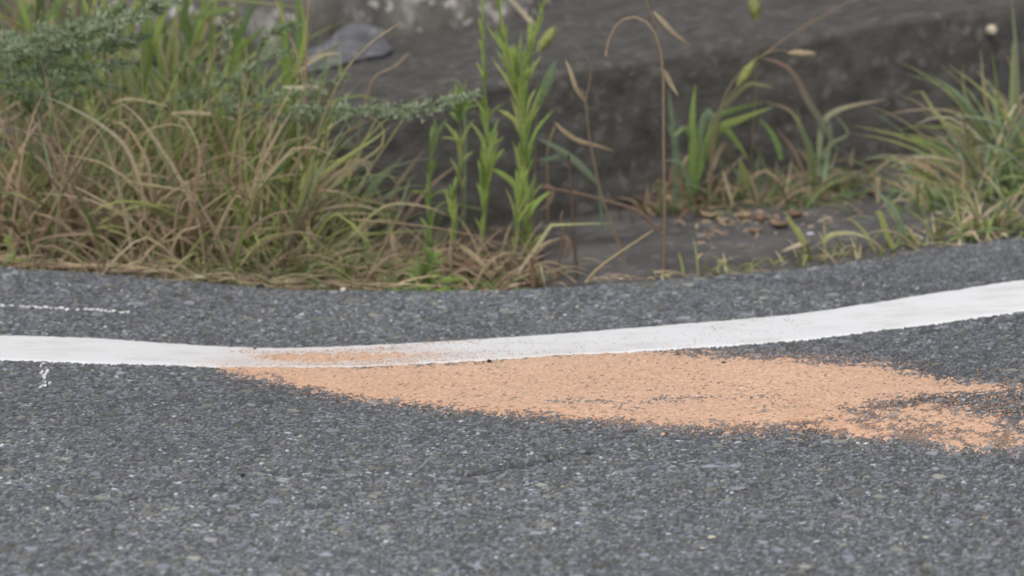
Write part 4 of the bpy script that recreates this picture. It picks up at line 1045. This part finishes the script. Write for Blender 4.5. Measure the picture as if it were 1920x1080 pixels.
# --- big clump at the far end
rb = [([(1890, 430), (1850, 330), (1800, 260), (1745, 196)], 12), ([(1885, 430), (1860, 300), (1810, 190), (1748, 142)], 11), ([(1880, 430), (1850, 260), (1810, 180), (1805, 118)], 10),
      ([(1900, 430), (1885, 300), (1850, 200), (1838, 90)], 9), ([(1905, 430), (1900, 280), (1885, 200), (1830, 130)], 9), ([(1880, 430), (1830, 320), (1790, 280), (1740, 262)], 10),
      ([(1900, 430), (1908, 250), (1905, 100), (1895, -20)], 12), ([(1905, 430), (1898, 240), (1900, 120), (1902, 60)], 13), ([(1880, 420), (1820, 330), (1780, 320), (1720, 300)], 9),
      ([(1890, 420), (1870, 260), (1868, 190), (1850, 145)], 9), ([(1880, 420), (1840, 240), (1800, 215), (1755, 205)], 8), ([(1895, 430), (1880, 300), (1850, 240), (1800, 245)], 9),
      ([(1870, 430), (1860, 330), (1830, 300), (1790, 340)], 8), ([(1890, 420), (1905, 330), (1915, 240), (1935, 170)], 12)]
px_plant('spreading_grass', 'large grass clump fanning its blades towards the wall under the pale snail shell', 'grass clump', 1880, 6.52,
         [('blade', p, w_, rnd.choice(['olive', 'green', 'sage']), rnd.choice(['sage', 'straw', 'yellow', 'olive'])) for p, w_ in rb])
for i, (u, y, lb) in enumerate([(1900, 6.50, 'thick yellow-green grass filling the base of the large fanning clump'), (1840, 6.46, 'yellow-green grass clump between the fallen leaf and the large clump'), (1790, 6.40, 'short yellowish grass clump before the fallen leaf'),
                                (1960, 6.48, 'grass clump cut off by the picture edge beyond the large clump')]):
    tuft('verge_grass', lb, 'grass clump', u, y, 22, 62 if i != 2 else 36, (0.10, 0.34) if i != 2 else (0.05, 0.15), (4, 9), [('olive', 'yellow'), ('sage', 'sage'), ('green', 'sage'), ('sage', 'grey'), ('brown', 'straw'), ('olive', 'straw'), ('yellow', 'yellow'), ('straw', 'pale'), ('green', 'bright')], 0.055, (.05, .8), (.3, 1.8), 'grass clumps on the verge before the wall', 650 + i, bias=-0.12)
low = [(1880, 6.24, 'low straw-tipped grass at the asphalt edge below the large clump', .12), (1820, 6.22, 'low yellow grass tuft curling over the asphalt edge', .11), (1745, 6.20, 'low grass tuft before the yellowish clump', .08), (1668, 6.16, 'blue-green leaved tuft at the asphalt edge', .10),
       (1600, 6.14, 'flat sprawling tuft beside the blue-green tuft', .06), (1528, 6.12, 'yellow-green tuft with a long pointing blade', .09), (1455, 6.10, 'sparse dry tuft beside the long pointing blade tuft', .05), (1388, 6.07, 'small upright yellow-green tuft before the gutter', .075),
       (1330, 6.05, 'sparse bright tuft at the gutter corner', .075), (1285, 6.04, 'smallest green tuft beside the hooked reed foot', .04)]
for i, (u, y, lb, hh_) in enumerate(low):
    tuft('edge_tuft', lb, 'grass tuft', u, y, 18 if i < 3 else 12, 30 if i < 3 else 14, (hh_ * .5, hh_ * 1.25), (3.5, 7.5), [('olive', 'yellow'), ('green', 'sage'), ('olive', 'straw'), ('brown', 'straw'), ('olive', 'olive'), ('straw', 'pale'), ('olive', 'bright')], 0.028, (.2, 1.1), (.3, 1.6), 'low grass tufts along the asphalt edge', 670 + i)
px_plant('pointing_blade', 'long yellow-green blade pointing up from the tuft before the gutter', 'grass blade', 1515, 6.12, [
 ('blade', [(1512, 470), (1500, 440), (1485, 420), (1472, 394)], 13, 'yellow', 'yellow', .0),
 ('blade', [(1545, 455), (1560, 440), (1600, 438), (1632, 448)], 10, 'yellow', 'pale', .0),
 ('blade', [(1510, 455), (1490, 462), (1465, 472)], 9, 'straw', 'pale', .0)])
px_plant('pointing_blade', 'blue-green leaf standing bent in the edge tuft', 'grass blade', 1678, 6.16, [
 ('blade', [(1680, 478), (1690, 440), (1680, 400), (1655, 370), (1630, 340)], 14, 'blue', 'sage', .0),
 ('blade', [(1680, 475), (1660, 430), (1650, 400), (1640, 400)], 13, 'yellow', 'bright', .0)])
px_plant('pointing_blade', 'green blade lying flat on the dirt before the fallen leaf', 'grass blade', 1780, 6.42, [
 ('blade', [(1785, 378), (1750, 362), (1710, 350), (1660, 340)], 14, 'green', 'straw', .0)])
px_plant('pointing_blade', 'curled straw blade arching at the asphalt edge', 'grass blade', 1800, 6.20, [
 ('blade', [(1796, 440), (1806, 418), (1822, 406), (1840, 408)], 10, 'pale', 'straw', .0)])

# ------------------------------------------------------------------ pebbles, leaves, chalk, scraps
def lump(name, p, size, colr, label, cat, seed=1, flat=0.7, mat=None, group=None, dust=None):
    r = random.Random(seed); mb = MB(); n, k = 7, 10; vs = [(0, 0, -1)]; ph = [r.uniform(0, 6.28) for _ in range(4)]
    for i in range(1, n):
        a = math.pi * i / n
        for j in range(k):
            b = 2 * math.pi * j / k; rr = 1 + .16 * math.sin(2 * b + ph[0]) * math.sin(a) + .12 * math.sin(3 * b + ph[1] + 2 * a) + r.uniform(-.07, .07)
            vs.append((math.sin(a) * math.cos(b) * rr, math.sin(a) * math.sin(b) * rr, -math.cos(a) * rr))
    vs.append((0, 0, 1)); fs = [(0, 1 + (j + 1) % k, 1 + j) for j in range(k)]
    for i in range(n - 2):
        for j in range(k):
            a = 1 + i * k + j; b = 1 + i * k + (j + 1) % k; fs.append((a, b, b + k, a + k))
    e = len(vs) - 1; fs += [(e, 1 + (n - 2) * k + j, 1 + (n - 2) * k + (j + 1) % k) for j in range(k)]
    sx, sy, sz = size * r.uniform(.9, 1.15), size * r.uniform(.8, 1.1), size * flat
    vs = [(x * sx + p[0], y * sy + p[1], z * sz + p[2] + sz * .72) for x, y, z in vs]
    mb.add(vs, fs, [jit(colr, .15, r) for _ in vs]); o = mb.build(name, mat or M_SOLID)
    return tag(o, label, cat, group)
def road_lump(u, v, px, colr, label, seed, flat=.75, name='pebble', cat='pebble'):
    p = hit(u, v); hh_, _ = relief(np.array([p[0]]), np.array([p[1]])); z = float(Zs(p[0], p[1])) + (0.0018 if bool(line_top(p[0], p[1])) else float(hh_[0])); z = max(z, float((Zs(p[0], p[1]) + sand_level(np.array([p[0]]), np.array([p[1]])))[0]) + 0.0004)
    return lump(name, (p[0], p[1], z), px / 1250 / 2, colr, label, cat, seed, flat)
road_lump(917, 681, 8, (0.035, 0.032, 0.03), 'small round black pebble where the paint meets the orange granules', 1, .9)
road_lump(1357, 682, 8, (0.05, 0.04, 0.035), 'flat dark chip on the upper rim of the orange granules', 2, .5)
road_lump(478, 657, 6, (0.10, 0.08, 0.08), 'tiny grey chip on the paint above the start of the spill', 3, .6)
road_lump(1300, 712, 4, (0.20, 0.07, 0.03), 'tiny reddish chip lying inside the spill', 4, .6)
road_lump(648, 640, 6, (0.55, 0.38, 0.28), 'small salmon crumb on the asphalt just above the paint', 5, .8)
road_lump(1082, 577, 7, (0.62, 0.62, 0.62), 'small white chip on the asphalt between paint and verge', 6, .6)
road_lump(1364, 812, 9, (0.60, 0.40, 0.32), 'pinkish chip on the asphalt just below the spill', 7, .5)
road_lump(1335, 1008, 13, (0.62, 0.55, 0.42), 'cream chip lying in a faint rusty stain on the near asphalt', 8, .4)
road_lump(1318, 1030, 10, (0.50, 0.46, 0.40), 'smaller pale chip beside the cream one in the rusty stain', 9, .4)
road_lump(395, 1012, 26, (0.36, 0.36, 0.37), 'largest pale flat stone set in the near asphalt', 10, .16)
road_lump(530, 901, 22, (0.34, 0.35, 0.37), 'pale flat stone set in the asphalt behind the largest one', 11, .14)
road_lump(1055, 915, 7, (0.42, 0.36, 0.28), 'small buff pebble on the near asphalt below the crack', 12, .6)
road_lump(455, 893, 7, (0.04, 0.04, 0.04), 'small black pebble on the asphalt beside the pale flat stone', 13, .8)
road_lump(1385, 917, 22, (0.32, 0.32, 0.33), 'long pale stone chip in the asphalt below the middle of the spill', 14, .10)
road_lump(1845, 972, 5, (0.5, 0.3, 0.1), 'tiny orange crumb on the near asphalt towards the picture edge', 15, .8)
p = gpt(646, 6.0); lump('pebble', (p.x, float(f_ye(p.x)) - .012, float(f_ze(p.x)) - .001), 0.0042, (0.72, 0.68, 0.60), 'cream pebble at the asphalt edge below the curly straw', 'pebble', 21, .9)
p = gpt(492, 6.0); lump('pebble', (p.x, float(f_ye(p.x)) - .010, float(f_ze(p.x)) - .001), 0.0060, (0.05, 0.045, 0.04), 'dark clod at the asphalt edge where the straw ends', 'pebble', 22, .6)
p = gpt(1170, 6.0); lump('pebble', (p.x, float(f_ye(p.x)) + .02, float(Zg(p.x, f_ye(p.x) + .02)) + .01), 0.006, (0.07, 0.04, 0.03), 'brown clod beside the foot of the wiry dead weed', 'pebble', 23, .6)
p = gpt(1236, 6.02); lump('pebble', (p.x, float(f_ye(p.x)) + .015, float(Zg(p.x, f_ye(p.x) + .015)) + .012), 0.008, (0.07, 0.035, 0.022), 'reddish-brown clod at the foot of the hooked reed', 'pebble', 24, .6)
for u, y, s, c, lb in [(1197, 6.10, .004, (.45, .45, .45), 'small pale pebble lying on the concrete gutter'), (1520, 6.30, .007, (.55, .56, .62), 'whitish stone on the gutter among the edge tufts'),
                       (776, 6.16, .007, (.50, .52, .56), 'pale stone behind the bright rosette'), (1315, 6.34, .008, (.24, .22, .20), 'brownish pebble on the gutter below the wide-leaved clump')]:
    p = gpt(u, y); lump('pebble', (p.x, p.y, p.z + .012), s, c, lb, 'pebble', int(u), .7)
x_ = xat(1865, 72, 6.78); zz = zat(72, 6.78)
lump('snail_shell', (x_, float(f_wb(x_)) + 0.012, zz), 0.0105, (0.62, 0.54, 0.42), 'small cream snail shell stuck on the dark wall face', 'snail shell', 33, .85)

def dead_leaf(label, u, v_y, size, ca, cb, seed, dz=0.016, n=None):
    """curled oval leaf lying on the ground"""
    r = random.Random(seed); p = gpt(u, v_y, dz); a = r.uniform(0, 6.28); mb = MB(); k, m = 9, 5; vs = []; cs = []
    for i in range(k):
        t = i / (k - 1); wv = math.sin(math.pi * (0.04 + 0.92 * t)) ** .8 * size * .38
        for j in range(m):
            s = (j / (m - 1) - .5) * 2; x = (t - .5) * size; yv = s * wv; z = size * (.22 * s * s + .16 * (2 * t - 1) ** 2) + r.uniform(-.03, .03) * size
            vs.append((p.x + x * math.cos(a) - yv * math.sin(a), p.y + x * math.sin(a) + yv * math.cos(a), p.z + z)); cs.append(jit(mixc(CR[ca], CR[cb], abs(s)), .15, r))
    fs = [(i * m + j, i * m + j + 1, (i + 1) * m + j + 1, (i + 1) * m + j) for i in range(k - 1) for j in range(m - 1)]
    mb.add(vs, fs, cs); o = mb.build('dead_leaf', M_PLANT)
    so = o.modifiers.new('s', 'SOLIDIFY'); so.thickness = .0006
    return tag(o, label, 'dead leaf')
o = dead_leaf('large curled russet leaf at the foot of the wall', 1732, 6.66, .075, 'rust', 'straw', 3)
dl = [(1395, 6.44, 'dry buff leaf topmost in the litter beside the yellow seed leaf'), (1425, 6.42, 'pinkish dry leaf beside the mossy mound'), (1460, 6.36, 'flat pale leaf lying lowest in the litter on the gutter'), (1355, 6.42, 'small buff leaf under the wide-leaved clump'),
      (1330, 6.46, 'curled dry leaf against the wide-leaved clump base'), (1490, 6.44, 'brown leaf tucked under the mossy mound'), (1415, 6.33, 'straw-coloured leaf nearest the road on the gutter'), (1640, 6.55, 'withered brown leaf between the mound and the russet leaf'),
      (880, 6.12, 'reddish dead leaf among the leafy weed feet'), (905, 6.10, 'pinkish dead leaf in front of the reddish one'), (935, 6.16, 'pale dead leaf beside the tallest leafy weed'), (765, 6.12, 'curled brown leaf beside the bright rosette')]
for i, (u, y, lb) in enumerate(dl):
    dead_leaf(lb, u, y, rnd.uniform(.020, .034), rnd.choice(['rust', 'brown', 'umber']), rnd.choice(['straw', 'brown', 'rust']), 60 + i)
mb = MB(); r = random.Random(9)
for k in range(420):
    if k < 170: continue
    u = r.gauss(1400, 60) if k < 230 else (r.uniform(1300, 1900) if k < 330 else r.uniform(740, 1000)); y = r.gauss(6.44, .05) if k < 230 else (r.uniform(6.15, 6.6) if k < 330 else r.uniform(6.02, 6.3))
    p = gpt(u, y, .014 if k < 330 else .004); a = r.uniform(0, 6.28); l = r.uniform(.006, .022); dv = Vector((math.cos(a), math.sin(a), r.uniform(-.1, .35)))
    add_blade(mb, [p, p + dv * l * .5 + Vector((0, 0, .002)), p + dv * l], l * r.uniform(.2, .5), jit(CR[r.choice(['straw', 'brown', 'rust', 'pale'])], .2, r), jit(CR[r.choice(['straw', 'brown'])], .2, r), 3, Vector((0, -.4, 1)), .2, 'leaf', r)
o = mb.build('leaf_litter', M_PLANT); tag(o, 'crumbled dry leaf litter on the gutter and dirt before the wall', 'leaf litter', kind='stuff')

# pale stick on the rock
px_plant('bare_stick', 'pale bare stick leaning on the rock behind the leafy tuft', 'stick', 975, 6.98, [('stem', [(1000, 46), (985, 30), (960, 2), (940, -25)], 10, 'pale', 'pale', .03)])

# chalk dots and a chalk smudge on the asphalt
def flakes(name, label, cat, spots, r):
    mb = MB()
    for (u, v, lx, ly) in spots:
        p = hit(u, v); n = 9; ring = [(p[0], p[1])]
        for j in range(n):
            a = 2 * math.pi * j / n; k = r.uniform(.55, 1.1); ring.append((p[0] + math.cos(a) * lx * k, p[1] + math.sin(a) * ly * k))
        xa = np.array([q[0] for q in ring]); ya = np.array([q[1] for q in ring]); h_, _ = relief(xa, ya); z = Zs(xa, ya) + np.maximum(h_, 0.0) + 0.0009
        c = r.uniform(.62, .8); mb.add([(float(a), float(b), float(e)) for a, b, e in zip(xa, ya, z)], [(0, 1 + j, 1 + (j + 1) % n) for j in range(n)], (c, c, c * 1.04))
    return tag(mb.build(name, M_SOLID), label, cat)
r = random.Random(4); sp = []
u = -30
while u < 243:
    v = 573 + 13 * max(0, u) / 240 + r.uniform(-1.2, 1.2)
    if r.random() < .85: sp.append((u, v, r.uniform(.0028, .0060), r.uniform(.005, .009)))
    u += r.uniform(6, 12)
flakes('chalk_line', 'thin dotted white chalk line on the asphalt between paint and verge', 'chalk mark', sp, r)
flakes('chalk_line', 'faint broken chalk trace nearer the brown grass', 'chalk mark', [(105 + 12 * k + r.uniform(-5, 5), 533 + 1.3 * k, .0025, .004) for k in range(12) if r.random() < .6], r)
flakes('chalk_smudge', 'small bluish-white chalk smudge just below the paint', 'chalk mark', [(82 + r.gauss(0, 5), 704 + r.gauss(0, 9), r.uniform(.0015, .0038), r.uniform(.004, .010)) for _ in range(22)], r)

# paint grains chipped off along the near edge of the line, tiny
print('objects', len(bpy.data.objects), 'tris', sum(len(m.polygons) for m in bpy.data.meshes) * 2)
